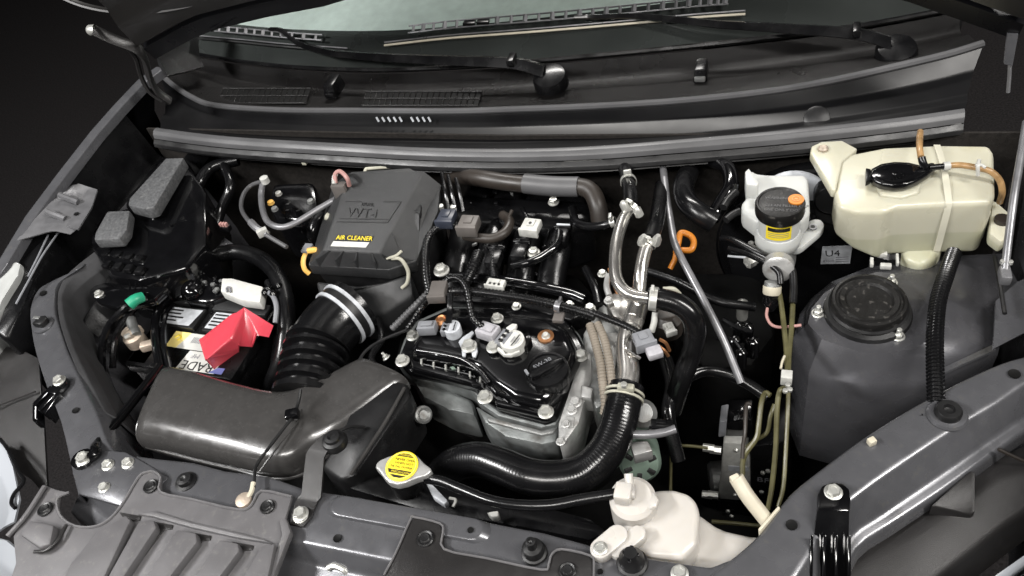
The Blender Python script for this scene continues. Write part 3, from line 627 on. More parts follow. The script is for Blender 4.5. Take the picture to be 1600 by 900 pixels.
# battery terminal clamp
tc = T('battery_terminal', 'corroded brass clamp on the negative post of the battery', 'terminal', P(215, 545, -.075))
O('post_clamp', lathe(P(216, 536, -.078), Z_, [(.016, 0), (.016, .018), (.012, .022), (.012, .03), (.004, .032), (0, .03)], 14), 'terminal_metal', tc)
O('clamp_jaw', box(P(232, 540, -.062), .024, .014, .014, .003, ((X_+Y_*.5).normalized(), (Y_-X_*.5).normalized(), Z_)), 'terminal_metal', tc)
O('clamp_jaw', box(P(210, 520, -.058), .018, .024, .016, .003), 'terminal_metal', tc)
O('cable_barrel', tube([(213, 524, -.055), (207, 508, -.05), (203, 494, -.05)], 8, 10), 'cast_alloy', tc)
O('clamp_bolt', tube([(195, 527, -.05), (204, 523, -.05)], 4, 6), 'zinc', tc)
thing1('cable', tube([(204, 500, -.05), (200, 482, -.05), (212, 470, -.06), (240, 476, -.07), (262, 490, -.09)], 9, 10), 'rubber', 'thick black cable at the negative battery post', 'cable')
# red terminal cover
q = dict(A=(311, 531, -.055), B=(364, 489, -.032), C=(382, 487, -.034), D=(427, 509, -.05), E=(420, 527, -.066), F=(399, 523, -.06), G=(393, 542, -.074), H=(373, 538, -.056), I=(362, 528, -.036), J=(324, 560, -.05), K=(336, 578, -.082), L=(373, 551, -.082))
vv = {k: P(*c) for k, c in q.items()}; t_ = bmesh.new(); bv = {k: t_.verts.new(p) for k, p in vv.items()}
for f in ('ABIJ', 'BCI', 'CDEF', 'CFGH', 'CHI', 'JIHL', 'JLK'): t_.faces.new([bv[k] for k in f])
bmesh.ops.recalc_face_normals(t_, faces=t_.faces)
es = [e for e in t_.edges if len(e.link_faces) == 2]; bmesh.ops.bevel(t_, geom=es, offset=.0055, segments=3, affect='EDGES', clamp_overlap=True, profile=.5)
t_.normal_update(); sg = 1 if sum(f.normal.z for f in t_.faces) > 0 else -1
r_ = bmesh.ops.extrude_face_region(t_, geom=list(t_.faces)); t_.normal_update(); mv = [v_ for v_ in r_['geom'] if isinstance(v_, bmesh.types.BMVert)]; nn = [v_.normal.copy() for v_ in mv]
for v_, n_ in zip(mv, nn): v_.co -= n_*.0015*sg
rcov = thing1('terminal_cover', t_, 'red_plastic', 'folded red plastic cover over the positive battery post', 'cover')
O('cover_lip', tube([q['J'], q['K'], q['L'], q['H']], 1.3, 6, sub=1), 'red_plastic', rcov)
O('cover_hinge', tube([(400, 520, -.058), (396, 534, -.066), (393, 541, -.073)], 2, 6), 'red_plastic', rcov)
# hold-down
hdn = T('battery_clamp', 'black hold-down bar with a long rod across the battery', 'clamp', P(250, 540, -.07))
O('bar', tube([(262, 470, -.074), (248, 484, -.06), (243, 505, -.056), (244, 540, -.055), (250, 574, -.055)], 7, 10), 'gloss_black', hdn)
O('bar', tube([(272, 476, -.074), (260, 490, -.062), (256, 512, -.058), (257, 545, -.057), (263, 576, -.057)], 4, 8), 'gloss_black', hdn)
O('bridge', box(P(254, 579, -.056), .026, .012, .012, .003), 'gloss_black', hdn)
O('rod', tube([(250, 572, -.052), (226, 604, -.045), (190, 650, -.03), (156, 690, -.005), (149, 700, .005), (150, 708, .01), (138, 716, .012)], 8, 10), 'gloss_black', hdn)
O('rod_eye', lathe(P(132, 720, .004), Z_, [(.014, 0), (.014, .007), (.011, .009), (0, .009)], 16), 'gloss_black', hdn)
bolt(hdn, 131, 717, .012, 10)
# positive fusible link
fz = T('fuse_link', 'black fusible link block with a white label on top of the battery', 'fuse', P(340, 465, -.08))
O('link_body', prism(path([(285, 448, -.055), (300, 434, -.05), (326, 430, -.05), (350, 440, -.055), (352, 462, -.06), (320, 474, -.062), (290, 470, -.06)]), (0, 0, -.025), .006), 'gloss_black', fz)
O('link_dome', lathe(P(302, 455, -.056), Z_, [(.02, 0), (.018, .008), (.012, .014), (0, .016)], 16), 'gloss_black', fz)
O('label_block', prism(path([(346, 434, -.040), (362, 434, -.040), (411, 447, -.040), (406, 472, -.045), (376, 468, -.045), (344, 455, -.043)]), (0, 0, -.02), .003), 'print_white', fz)
O('label_mark', tube([(355, 456, -.041), (354, 450, -.040), (359, 449, -.040), (360, 457, -.041)], 1.4, 5), 'print_grey', fz)
for k in range(9):
    x, y = random.uniform(318, 352), random.uniform(432, 472); p = P(x, y, -.052); s = mpp(p); O('terminal_nut', box(p, 7*s, 5*s, 5*s, s), random.choice(['gloss_black', 'gloss_black', 'cast_alloy']), fz)
for x, y in ((420, 452), (428, 460), (436, 448), (415, 458)): O('terminal_nut', lathe(P(x, y, -.045), Z_, [(.006, 0), (.006, .004), (.003, .007), (0, .007)], 8), 'gloss_black', fz)
thing1('cable', tube([(290, 470, -.075), (300, 430, -.06), (330, 402, -.05), (375, 394, -.05), (415, 410, -.05), (440, 445, -.055), (448, 500, -.07), (440, 560, -.1), (420, 610, -.14)], 13, 12), 'satin_black', 'thick black cable arching over the rear of the battery', 'cable')
thing1('cable', tube([(415, 455, -.045), (426, 462, -.045), (432, 480, -.05), (430, 505, -.06)], 4, 8), 'grey_plastic', 'short grey wire beside the red terminal cover', 'cable')
bk = T('battery_bracket', 'grey sheet metal bracket behind the battery', 'bracket', P(325, 400, -.09))
O('bracket_arm', prism(path([(283, 424, -.065), (290, 410, -.065), (308, 404, -.065), (326, 384, -.065), (342, 364, -.065), (374, 388, -.065), (352, 394, -.065), (326, 408, -.065), (308, 430, -.065)]), (0, 0, -.003), .001), 'grey_paint', bk)
for x, y in ((331, 384), (295, 424)): O('bracket_tab', box(P(x, y, -.062), .014, .012, .006, .002, ((X_+Y_).normalized(), (Y_-X_).normalized(), Z_)), 'cast_alloy', bk)
thing1('wire_conduit', conduit([(266, 444, -.05), (276, 445, -.05), (290, 444, -.05)], 5, 4), 'cast_alloy', 'short metallic ribbed sleeve left of the fusible link', 'conduit')
gw = T('ground_wire', 'black wire wrapped with green tape beside the fuse box', 'wire', P(213, 466, -.03))
O('wire', tube([(232, 462, -.02), (214, 466, -.004), (196, 482, -.006), (172, 506, -.02), (160, 540, -.04), (160, 590, -.08)], 6, 8), 'gloss_black', gw)
O('tape', tube([(202, 476, -.004), (212, 468, -.002), (223, 464, -.006)], 10, 10, taper=.85), 'green_tape', gw)
thing1('wire', tube([(220, 470, -.04), (196, 500, -.045), (180, 530, -.05), (176, 575, -.08)], 5, 8), 'satin_black', 'second black wire behind the green taped wire', 'wire')
for x, y, l in ((350, 352, 'small beige connector behind the battery near the firewall'), (348, 264, 'small orange brown connector high on the dark left firewall')):
    p = P(x, y, -.02 if y > 300 else .0); s = mpp(p); t = T('connector', l, 'connector', p)
    for k in range(3): O('terminal_pin', box(p+X_*(k-1)*5*s, 4*s, 6*s, 10*s, s), 'pink_wire' if y > 300 else 'amber_plastic', t)
    O('connector_shell', box(p-Z_*6*s, 17*s, 10*s, 10*s, 2*s), 'satin_black', t)

# intake snorkel duct
dk = T('intake_duct', 'smooth dark grey plastic air intake duct in front of the battery', 'duct', P(400, 670, -.06))
def loft(secs, bm=None, cap=True):
    bm = bm or bmesh.new(); prev = None
    for s_ in secs:
        ring = [bm.verts.new(p) for p in s_]
        if prev:
            for k in range(len(ring)): bm.faces.new((prev[k], prev[(k+1) % len(ring)], ring[(k+1) % len(ring)], ring[k]))
        elif cap: bm.faces.new(ring[::-1])
        prev = ring
    if cap: bm.faces.new(prev)
    return bm
def flat_section(a, b, th, n=10, e=.55):
    """rounded flat section between edge points a (rear) and b (front): half thickness th"""
    c = (a+b)/2; h = (b-a)/2; o = []
    for k in range(2*n):
        t = math.pi*k/n; cc, ss = math.cos(t), math.sin(t)
        o.append(c+h*math.copysign(abs(cc)**e, cc)+Z_*(th*math.copysign(abs(ss)**e, ss)))
    return o
secs_px = [((272, 584), (222, 692), 0.022), ((276, 583), (226, 698), 0.033), ((310, 590), (262, 706), 0.035), ((350, 602), (310, 718), 0.035), ((395, 614), (362, 730), 0.035), ((432, 622), (420, 742), 0.035), ((462, 622), (462, 738), 0.035), ((488, 612), (496, 716), 0.035), ((516, 596), (530, 690), .027), ((545, 580), (575, 656), .026), ((560, 572), (628, 612), .024), ((566, 568), (640, 600), .02)]
def densify(px, n=3):
    out = []; arr = [(Vector((a[0], a[1], 0)), Vector((b[0], b[1], 0)), t) for a, b, t in px]
    A_ = catmull([a[0] for a in arr], n); B_ = catmull([a[1] for a in arr], n)
    for i, (a, b) in enumerate(zip(A_, B_)):
        u = i/n; k = min(int(u), len(px)-2); t = px[k][2]+(px[k+1][2]-px[k][2])*(u-k); out.append(((a.x, a.y), (b.x, b.y), t))
    return out
ztop = -.034
O('duct_shell', loft([flat_section(P(*a, ztop), P(*b, ztop-.004), t, 12, .6) for a, b, t in densify(secs_px)]), 'duct_plastic', dk, angle=60)
O('mouth_rim', loft([flat_section(P(a[0]+dx, a[1], ztop), P(b[0]+dx, b[1]+1, ztop-.004), .029, 12, .6) for dx in (0, 8) for a, b in [((271, 582), (221, 696))]]), 'duct_plastic', dk, angle=60)
O('seam_rib', tube([(228, 698, -.040), (300, 718, -.042), (370, 735, -.042), (424, 748, -.042), (466, 744, -.042), (500, 722, -.042), (536, 694, -.042)], 2.4, 6), 'duct_plastic', dk)
O('seam_rib', tube([(470, 640, .0), (464, 660, .0), (440, 690, .0), (424, 712, -.004), (405, 738, -.012)], 1.8, 6), 'duct_plastic', dk)
rbx = T('resonator_box', 'black resonator box to the right of the air intake duct', 'box', P(590, 690, -.12))
O('box_shell', prism(path([(560, 580, -.02), (636, 598, -.02), (642, 618, -.02), (556, 742, -.03), (532, 752, -.035), (500, 730, -.035), (540, 660, -.02)]), (0, 0, -.09), .006), 'black_plastic', rbx)
O('edge_rib', tube([(632, 606, -.016), (604, 656, -.018), (572, 706, -.024), (548, 742, -.028)], 3, 8), 'duct_plastic', rbx)
for i in range(6):
    u = i/5; p = P(626-62*u+14, 634+78*u+10, -.045-.01*u); O('rivet', lathe(p, (1, 0, .4), [(.0022, -.002), (.002, .0025), (0, .003)], 8), 'cast_alloy', rbx)
O('side_grommet', lathe(P(661, 648, -.06), (.7, -.3, .6), [(.012, -.004), (.012, .003), (.009, .005), (.006, .002), (0, .002)], 16), 'cast_alloy', rbx)
O('ridge', tube([(520, 680, -.004), (545, 668, -.008), (570, 668, -.02)], 3, 8), 'black_plastic', rbx)
# strap bracket holding the duct
sb = T('duct_bracket', 'upright dark steel bracket holding the intake duct to the crossmember', 'bracket', P(470, 806, .0))
side = _r
O('bracket_strap', sheet([[P(x-w_, y-2, z), P(x+w_, y+3, z)] for x, y, z, w_ in ((463, 820, .005, 10), (470, 806, .006, 15), (480, 780, .006, 16), (486, 774, .008, 15), (492, 712, .034, 14), (496, 704, .038, 14), (508, 690, .040, 13), (520, 680, .040, 14))], .003, .002), 'cover_dark', sb)
bolt(sb, 470, 803, .009, 10)
p = P(521, 687, .040); s = mpp(p)
O('rubber_mount', lathe(p-Z_*.004, Z_, [(20*s, -6*s), (21*s, 0), (18*s, 7*s), (13*s, 9*s), (12*s, 14*s), (7*s, 15*s), (5*s, 11*s), (0, 11*s)], 22), 'rubber', sb)
# hood cable with eyelet
ey = T('ground_strap', 'thin black cord clipped on the intake duct with a brass eyelet', 'cable', P(383, 788, .004))
O('cord', tube([(470, 608, .02), (466, 630, .012), (458, 650, .012), (432, 684, .012), (404, 722, .01), (398, 740, .012), (397, 762, .014)], 2.6, 8), 'rubber', ey)
O('cord_clip', box(P(457, 648, .012), .018, .014, .012, .003, ((X_+Y_*.4).normalized(), (Y_-X_*.4).normalized(), Z_)), 'gloss_black', ey)
O('ferrule', tube([(396, 754, .015), (393, 768, .014), (387, 778, .013)], 4, 8), 'cream_plastic', ey)
O('eyelet', lathe(P(382, 783, .010), Z_, [(.0095, 0), (.0095, .004), (.005, .006), (0, .006)], 16), 'terminal_metal', ey)

# corrugated air hose
ah = T('air_hose', 'thick black corrugated rubber air hose below the air filter box', 'hose', P(480, 600, -.08))
c = catmull(path([(476, 622, -.035), (484, 590, -.03), (491, 560, -.025), (500, 535, -.022), (520, 508, -.02), (540, 490, -.02), (556, 476, -.02)]), 12)
fr = frames(c); n = len(c); rad = []
for i, p in enumerate(c):
    u = i/(n-1); r = 48*mpp(p)
    if u < .5:
        ph = (u/.5*5.5) % 1; r *= (1.09 if ph < .5 else .87)
    elif u > .80: r *= .98
    rad.append(r)
O('hose_body', rings(c, rad, 28, bmesh.new()), 'hose_black', ah, angle=50)
for (x0, y0), rr_ in (((533, 496), 50), ((546, 485), 51)):
    a, b = P(x0, y0, -.02), P(x0+12, y0-11, -.02); d = (b-a).normalized(); s = mpp(a); r = rr_*s
    O('clamp_band', lathe(a, d, [(r*.97, -4*s), (r*1.02, -4*s), (r*1.02, 1.5*s), (r*.97, 1.5*s)], 32), 'print_silver', ah)
a, b = P(540, 490, -.02), P(552, 479, -.02); d = (b-a).normalized(); r = 50*mpp(a)
O('clamp_band', lathe(a, d, [(r*.99, -.009), (r*.995, .008)], 32), 'rubber', ah)
# ---------------------------------------------------------------- air filter box
ab = T('air_filter_box', 'dark grey plastic air filter box with a yellow and white sticker', 'air filter', P(570, 400, -.12))
RL, RR, FR_, FL_ = P(545, 270, .085), P(662, 268, .085), P(592, 395, .035), P(504, 391, .035)
def ap(u, v, dz=0): return FL_.lerp(FR_, u).lerp(RL.lerp(RR, u), v)+Z_*dz
sk = [P(483, 414, .008), P(606, 421, .008)]
lidn = (FR_-FL_).cross(RL-FL_).normalized()
S3 = P(650, 405, .01); S4 = P(690, 290, .05)
t_ = bmesh.new()
vs_ = [t_.verts.new(p) for p in (FL_, FR_, RR, RL, sk[0], sk[1], S3, S4, P(520, 290, .05))]
for f in ((0, 1, 2, 3), (0, 4, 5, 1), (1, 5, 6), (1, 6, 7, 2), (0, 3, 8, 4)): t_.faces.new([vs_[i] for i in f])
bmesh.ops.recalc_face_normals(t_, faces=t_.faces)
es = [e for e in t_.edges if len(e.link_faces) == 2]; bmesh.ops.bevel(t_, geom=es, offset=.003, segments=2, affect='EDGES', clamp_overlap=True, profile=.5)
O('lid', t_, 'grain_plastic', ab)
base_top = path([(481, 414, .008), (606, 422, .008), (650, 408, .008), (684, 330, .04), (688, 290, .05), (640, 262, .06), (548, 268, .06), (522, 300, .05)])
O('lid_flange', prism(base_top, (0, 0, -.02), .002), 'grain_plastic', ab)
c0 = sum(base_top, Vector())/len(base_top)
O('base', prism([p+(c0-p)*.05-Z_*.02 for p in base_top], (0, 0, -.085), .004, taper=-.1), 'black_plastic', ab)
O('base', prism(path([(492, 438, -.012), (560, 446, -.012), (600, 440, -.012), (642, 425, -.012), (645, 462, -.03), (600, 490, -.04), (560, 492, -.04), (500, 465, -.03)]), (0, 0, -.06), .005), 'grain_plastic', ab)
for k in range(4):
    u = .12+k*.245; O('rib', prism([FL_.lerp(FR_, u)+Z_*.001, FL_.lerp(FR_, u+.025)+Z_*.001, sk[0].lerp(sk[1], u+.03)+Z_*.014, sk[0].lerp(sk[1], u)+Z_*.014], (0, 0, -.02), .0008), 'grain_plastic', ab)
# embossed lettering and frame
text('VVT-i', ab, ap(.20, .425, .0005), FR_-FL_, RL-FL_, .021, 'grain_plastic', ext=.0006)
text('DUAL', ab, ap(.36, .565, .0005), FR_-FL_, RL-FL_, .008, 'grain_plastic', ext=.0006)
for (u0, v0, u1, v1) in ((.08, .36, .88, .36), (.10, .40, .86, .40), (.10, .62, .34, .62), (.66, .62, .92, .62), (.88, .36, .92, .62)):
    O('embossed_line', tube([ap(u0, v0, .0005), ap(u1, v1, .0005)], 0, 6, world=True, rm=.0008), 'grain_plastic', ab)
O('sticker', plate([ap(.12, .05, .0006), ap(.74, .05, .0006), ap(.76, .115, .0006), ap(.14, .115, .0006)], .0006, lidn), 'print_white', ab, label='white lower half of the sticker')
O('sticker', plate([ap(.15, .12, .0006), ap(.76, .12, .0006), ap(.78, .195, .0006), ap(.17, .195, .0006)], .0006, lidn), 'print_black', ab, label='black upper half of the sticker')
text('AIR CLEANER', ab, ap(.175, .132, .0016), FR_-FL_, RL-FL_, .0098, 'print_yellow', ext=.0003)
# right side fins, latches
for pts in (((628, 318, .05), (636, 324, .05), (655, 334, .046), (655, 360, .03), (636, 358, .03)), ((640, 306, .055), (658, 320, .05), (656, 334, .046), (644, 328, .05)), ((614, 366, .03), (648, 366, .028), (648, 394, .012), (632, 396, .012))):
    O('side_fin', prism(path(pts), (0, 0, -.012), .001), 'grain_plastic', ab)
O('side_fin', prism(path([(596, 396, .036), (612, 362, .05), (628, 400, .02), (618, 412, .012)]), (0, 0, -.008), .001), 'grain_plastic', ab)
O('latch', tube([(486, 388, .012), (478, 396, .008), (474, 408, .002), (476, 420, -.006), (484, 428, -.014)], 5, 8, flat=.6), 'amber_plastic', ab)
O('latch', tube([(482, 392, .016), (494, 391, .018), (500, 396, .018)], 5, 8), 'amber_plastic', ab)
O('latch_tab', box(P(480, 388, .016), .014, .018, .006, .002), 'grey_plastic', ab)
O('latch', tube([(612, 404, .022), (624, 404, .022), (632, 412, .014), (638, 426, .0), (636, 442, -.014), (628, 450, -.022)], 3, 8), 'bone_plastic', ab)
O('latch_tab', tube([(604, 404, .024), (618, 400, .026), (628, 392, .03)], 2.4, 6), 'bone_plastic', ab)
O('clip_stud', lathe(P(515, 340, .04), (-1, 0, .5), [(.006, 0), (.006, .006), (0, .008)], 10), 'bone_plastic', ab)
for x in (690, 700, 712): O('intake_rib', tube([(x, 270+(x-690)*.4, .055), (x+6, 300, .05), (x+12, 330, .03)], 3, 8), 'satin_black', ab)
# connector at the rear left corner of the box
ct = T('connector', 'grey connector with a pink wire loop at the rear left of the air filter box', 'connector', P(534, 300, .06))
p = P(533, 298, .07); O('connector_shell', box(p, .024, .014, .028, .003), 'taupe_plastic', ct)
O('wire', tube([(524, 286, .085), (524, 272, .095), (532, 268, .098), (542, 278, .095), (546, 290, .08)], 3.5, 8), 'pink_wire', ct)
O('wire', conduit([(522, 288, .085), (522, 278, .09), (525, 272, .095)], 4, 3), 'white_plastic', ct)
O('wire_sleeve', conduit([(527, 308, .05), (528, 320, .04), (530, 330, .03)], 3.5, 3), 'cast_alloy', ct)
thing1('cable', tube([(528, 309, .05), (495, 328, .05), (462, 348, .05), (440, 355, .05), (420, 348, .05), (411, 330, .05), (408, 305, .045), (411, 284, .05)], 5, 10), 'grey_rod', 'grey cable curving left from the air filter box', 'cable')
sc_ = T('cable', 'thin dark cable with a white clip in front of the left firewall', 'cable', P(395, 345, .04))
O('cable_sleeve', tube([(414, 282, .055), (392, 290, .05), (380, 305, .05), (377, 325, .05), (386, 342, .05), (398, 353, .05), (418, 368, .045), (448, 386, .04)], 3.4, 8), 'seal_rubber', sc_)
O('cable_boot', tube([(392, 347, .05), (402, 357, .05), (418, 366, .045)], 6, 8), 'grey_rod', sc_)
O('cable_clip', box(P(410, 363, .05), .008, .016, .012, .001, ((X_-Y_).normalized(), (X_+Y_).normalized(), Z_)), 'white_plastic', sc_)
O('cable_end', lathe(P(414, 282, .055), Z_, [(.007, -.004), (.007, .006), (0, .009)], 12), 'white_plastic', sc_)
# dark actuator behind
act = T('brake_actuator', 'glossy black motor unit on the firewall left of the air filter box', 'motor', P(460, 310, -.1))
O('housing', prism(path([(425, 285, .01), (490, 282, .01), (498, 330, .0), (470, 350, -.01), (430, 345, -.01), (418, 318, 0)]), (0, 0, -.09), .01), 'gloss_black', act)
for x, y, m_ in ((436, 304, 'zinc'), (424, 318, 'amber_plastic'), (451, 330, 'gloss_black'), (486, 316, 'cast_alloy'), (430, 328, 'cast_alloy')):
    O('screw', lathe(P(x, y, .012), Z_, [(.006, 0), (.005, .005), (0, .006)], 8), m_, act)
thing1('hose', tube([(505, 335, -.0), (494, 350, -.005), (490, 370, -.02), (490, 400, -.06)], 11, 12), 'hose_black', 'short black hose on the left side of the air filter box', 'hose')

# ================================================================ ENGINE
def poly(px, z): return path([(x, y, z) for x, y in px])
hd_ = T('cylinder_head', 'dull grey cast cylinder head below the black valve cover', 'engine', P(760, 640, -.16))
hp = [(618, 566), (652, 586), (700, 600), (738, 610), (752, 632), (778, 650), (846, 668), (868, 664), (884, 640), (905, 590), (925, 556), (905, 520), (880, 490), (800, 478), (700, 478), (650, 500), (630, 530)]
O('head_casting', prism(poly(hp, -.058), (0, 0, -.05), .004, taper=-.03), 'dull_cast', hd_)
O('head_casting', prism(poly([(742, 632), (775, 652), (846, 670), (872, 664), (868, 690), (846, 694), (790, 682), (758, 660)], -.064), (0, 0, -.07), .004), 'dull_cast', hd_)
O('head_casting', prism(poly([(640, 588), (700, 606), (738, 622), (744, 650), (700, 640), (660, 620)], -.075), (0, 0, -.06), .008), 'dull_cast', hd_)
O('head_rib', prism(poly([(760, 650), (846, 672), (870, 668), (864, 676), (846, 680), (762, 658)], -.060), (0, 0, -.02), .002), 'cast_alloy', hd_)
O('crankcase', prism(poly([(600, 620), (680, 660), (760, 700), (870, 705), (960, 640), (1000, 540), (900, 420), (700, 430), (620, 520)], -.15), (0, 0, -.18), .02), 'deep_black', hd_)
vc = T('valve_cover', 'glossy black engine valve cover with zinc bolts', 'engine cover', P(760, 570, -.06))
cpx = [(622, 560), (640, 580), (700, 592), (738, 602), (756, 620), (778, 636), (848, 654), (866, 648), (880, 618), (904, 580), (918, 552), (904, 524), (880, 492), (800, 480), (706, 480), (654, 502), (634, 530)]
O('cover_flange', prism(poly(cpx, -.044), (0, 0, -.016), .004, taper=.02), 'gloss_black', vc)
dpx = [(640, 548), (680, 556), (716, 562), (745, 572), (770, 598), (800, 618), (846, 628), (864, 610), (884, 580), (900, 548), (885, 512), (860, 496), (800, 488), (716, 488), (664, 506), (648, 528)]
O('cover_dome', prism(poly(dpx, -.020), (0, 0, -.03), .013, seg=4, taper=.07), 'gloss_black', vc)
O('cover_ridge', tube([(652, 546, -.022), (690, 552, -.020), (722, 560, -.02), (748, 578, -.022), (764, 598, -.024)], 4, 12, flat=.6), 'gloss_black', vc)
O('cover_ridge', tube([(776, 612, -.026), (800, 622, -.028), (840, 634, -.030)], 3, 10, flat=.7), 'gloss_black', vc)
O('front_step', prism(poly([(640, 560), (700, 574), (736, 582), (754, 606), (736, 600), (700, 590), (644, 576)], -.036), (0, 0, -.014), .003, taper=.05), 'gloss_black', vc)
O('front_step', prism(poly([(772, 622), (846, 640), (846, 648), (774, 632)], -.037), (0, 0, -.014), .002), 'gloss_black', vc)
for x, y in ((658, 564), (677, 569), (696, 573), (716, 577), (734, 584), (750, 592)): O('locator_pin', prism(poly([(x-1.5, y-4), (x+1.5, y-4), (x+1.5, y+4), (x-1.5, y+4)], -.033), (0, 0, -.004), .0005), 'zinc', vc)
O('paint_mark', prism(poly([(703, 573), (709, 572), (712, 576), (706, 577)], -.0345), (0, 0, -.003), .0005), 'mint', vc)
for x, y in ((706, 585), (724, 588), (744, 600)): O('moulded_mark', prism(poly([(x-7, y-3), (x+7, y-1), (x+7, y+3), (x-7, y+1)], -.035), (0, 0, -.004), .0008), 'satin_black', vc)
for x, y, z, r_ in ((629, 564, -.036, 9), (758, 621, -.036, 10), (853, 644, -.036, 10), (908, 556, -.036, 9), (645, 525, -.034, 8), (807, 479, -.02, 6), (733, 541, -.012, 10), (771, 543, -.014, 9), (777, 498, -.014, 8)): bolt(vc, x, y, z, r_)
p = P(604, 559, -.04); put('nut', NUT, vc, p, 5*mpp(p), (-.5, .2, .8))
p = P(853, 526, -.02); s = mpp(p); O('copper_washer', lathe(p, Z_, [(13*s, 0), (13*s, 2*s), (7*s, 3*s), (0, 3*s)], 20), 'copper', vc); bolt(vc, 853, 525, -.017, 5.5)
O('bolt_bracket', prism(poly([(716, 534), (722, 527), (738, 516), (741, 520), (734, 528), (744, 534), (746, 548), (743, 557), (738, 557), (736, 549), (728, 549), (727, 556), (722, 556), (721, 544)], -.014), (0, 0, -.004), .001), 'print_silver', vc)
# oil cap
oc = T('oil_cap', 'round black oil filler cap with a raised grip on the valve cover', 'cap', P(855, 590, -.02))
p = P(855, 579, -.012); s = mpp(p); r = 35*s
O('cap_body', lathe(p, Z_, [(r*.98, -.012), (r, -.004), (r, .001), (r*.95, .004), (r*.86, .004), (r*.84, .002), (0, .002)], 36), 'satin_black', oc)
d = (P(885, 556, -.01)-P(832, 585, -.01)).normalized(); e = Z_.cross(d)
O('grip', prism([p+d*a*r+e*b*r+Z_*.0085 for a, b in ((-.86, -.16), (-.5, -.24), (.3, -.22), (.86, -.1), (.86, .1), (.3, .22), (-.5, .24), (-.86, .16))], (0, 0, -.0075), .0015), 'satin_black', oc)
O('grip_mark', prism([p+d*a*r+e*b*r+Z_*.009 for a, b in ((-.92, .1), (-.80, .1), (-.80, .42), (-.92, .42))], (0, 0, -.004), .0006), 'grey_plastic', oc)
text('5W-30', oc, p+d*(-.45*r)+e*(.34*r)+Z_*.0022, d, e, .009, 'grey_plastic')
O('neck', lathe(p-Z_*.014, Z_, [(r*.9, -.02), (r*.86, 0), (r*.8, .002)], 30), 'gloss_black', oc)
for k in range(20):
    a = k/20*2*math.pi; O('knurl', box(p+Vector((math.cos(a)*r*.985, math.sin(a)*r*.985, -.006)), .0018, .0018, .010, .0005), 'satin_black', oc)
# ignition coils
def coil(label, cx, cy, r_, con, cm, connm, z):
    t = T('ignition_coil', label, 'ignition coil', P(cx, cy, z), 'ignition coils on the valve cover'); p = P(cx, cy, z+.016); s = mpp(p); r = r_*s
    O('coil_head', lathe(p, Z_, [(r*.95, -.02), (r, -.004), (r*.97, .001), (r*.8, .0015), (r*.78, .0005), (0, .0005)], 24), 'gloss_black' if False else cm, t)
    a = P(*con, z+.012); d = (p-a).normalized(); e = Z_.cross(d); L_ = (p-a).length
    O('connector', box(a+d*L_*.18, L_*.62, r*1.25, .016, .002, (d, e, Z_)), connm, t)
    O('connector_latch', box(a+d*L_*.2+Z_*.009, L_*.4, r*.7, .004, .001, (d, e, Z_)), connm, t)
    for k in (-1, 0, 1): O('terminal_fin', box(p-d*r*.75+e*k*r*.5+Z_*.002, r*.35, r*.24, .006, .0006, (d, e, Z_)), 'gloss_black', t)
    O('coil_neck', box(p-d*r*.8-Z_*.004, r*1.0, r*1.5, .012, .002, (d, e, Z_)), 'grey_plastic', t)
    O('rim_slot', tube([p+e*r*.6+d*r*.35+Z_*.002, p-e*r*.6+d*r*.35+Z_*.002], 0, 5, world=True, rm=.0008), 'print_black', t)
    return t, p, s, d, e
coil('left ignition coil with a grey connector and a round grey head', 706, 511, 14, (660, 513), 'print_silver', 'grey_plastic', -.022)
t2, p, s, d, e = coil('right ignition coil with a lilac connector and a printed white head', 800, 531, 20, (755, 516), 'print_white', 'lilac_plastic', -.02)
for k in range(3): O('print', plate([p+d*(.05+k*.25)*.016+e*a*.01+Z_*.0016 for a in (-.5, .5)]+[p+d*(.13+k*.25)*.016+e*a*.01+Z_*.0016 for a in (.5, -.5)], .0002, bev=0), 'print_grey', t2)
O('coil_tab', prism(poly([(790, 512), (800, 505), (808, 506), (806, 512), (796, 518)], 0.0), (0, 0, -.006), .001), 'print_white', t2)
O('coil_tab', prism(poly([(778, 541), (786, 546), (790, 552), (800, 551), (812, 546), (812, 549), (798, 555), (786, 554), (776, 545)], -.008), (0, 0, -.006), .001), 'print_white', t2)
O('coil_flange', prism(poly([(815, 525), (826, 515), (831, 530), (822, 543), (815, 542)], -.012), (0, 0, -.01), .002), 'gloss_black', t2)
p = P(690, 500, -.01); thing1('grommet', lathe(p, Z_, [(.0095, -.01), (.0095, 0), (.006, .004), (.004, .002), (0, .002)], 14), 'copper', 'small copper coloured plug behind the left ignition coil', 'plug')
# timing cover (bright casting) at the right of the valve cover
tv = T('timing_cover', 'bright aluminium timing cover at the right end of the valve cover', 'engine cover', P(900, 620, -.14))
O('cover_casting', prism(poly([(900, 575), (916, 545), (924, 552), (926, 590), (914, 625), (905, 660), (884, 690), (872, 690), (872, 660), (884, 625)], -.042), (0, 0, -.06), .004), 'alloy', tv)
O('boss', prism(poly([(908, 600), (926, 606), (924, 622), (908, 620)], -.036), (0, 0, -.03), .002), 'alloy', tv)
O('boss', prism(poly([(884, 648), (898, 650), (896, 668), (880, 664)], -.04), (0, 0, -.04), .002), 'alloy', tv)
for x, y, r_ in ((899, 629, 8), (893, 641, 7), (884, 662, 6), (876, 690, 6)): bolt(tv, x, y, -.036, r_, BOLT_ALLOY)
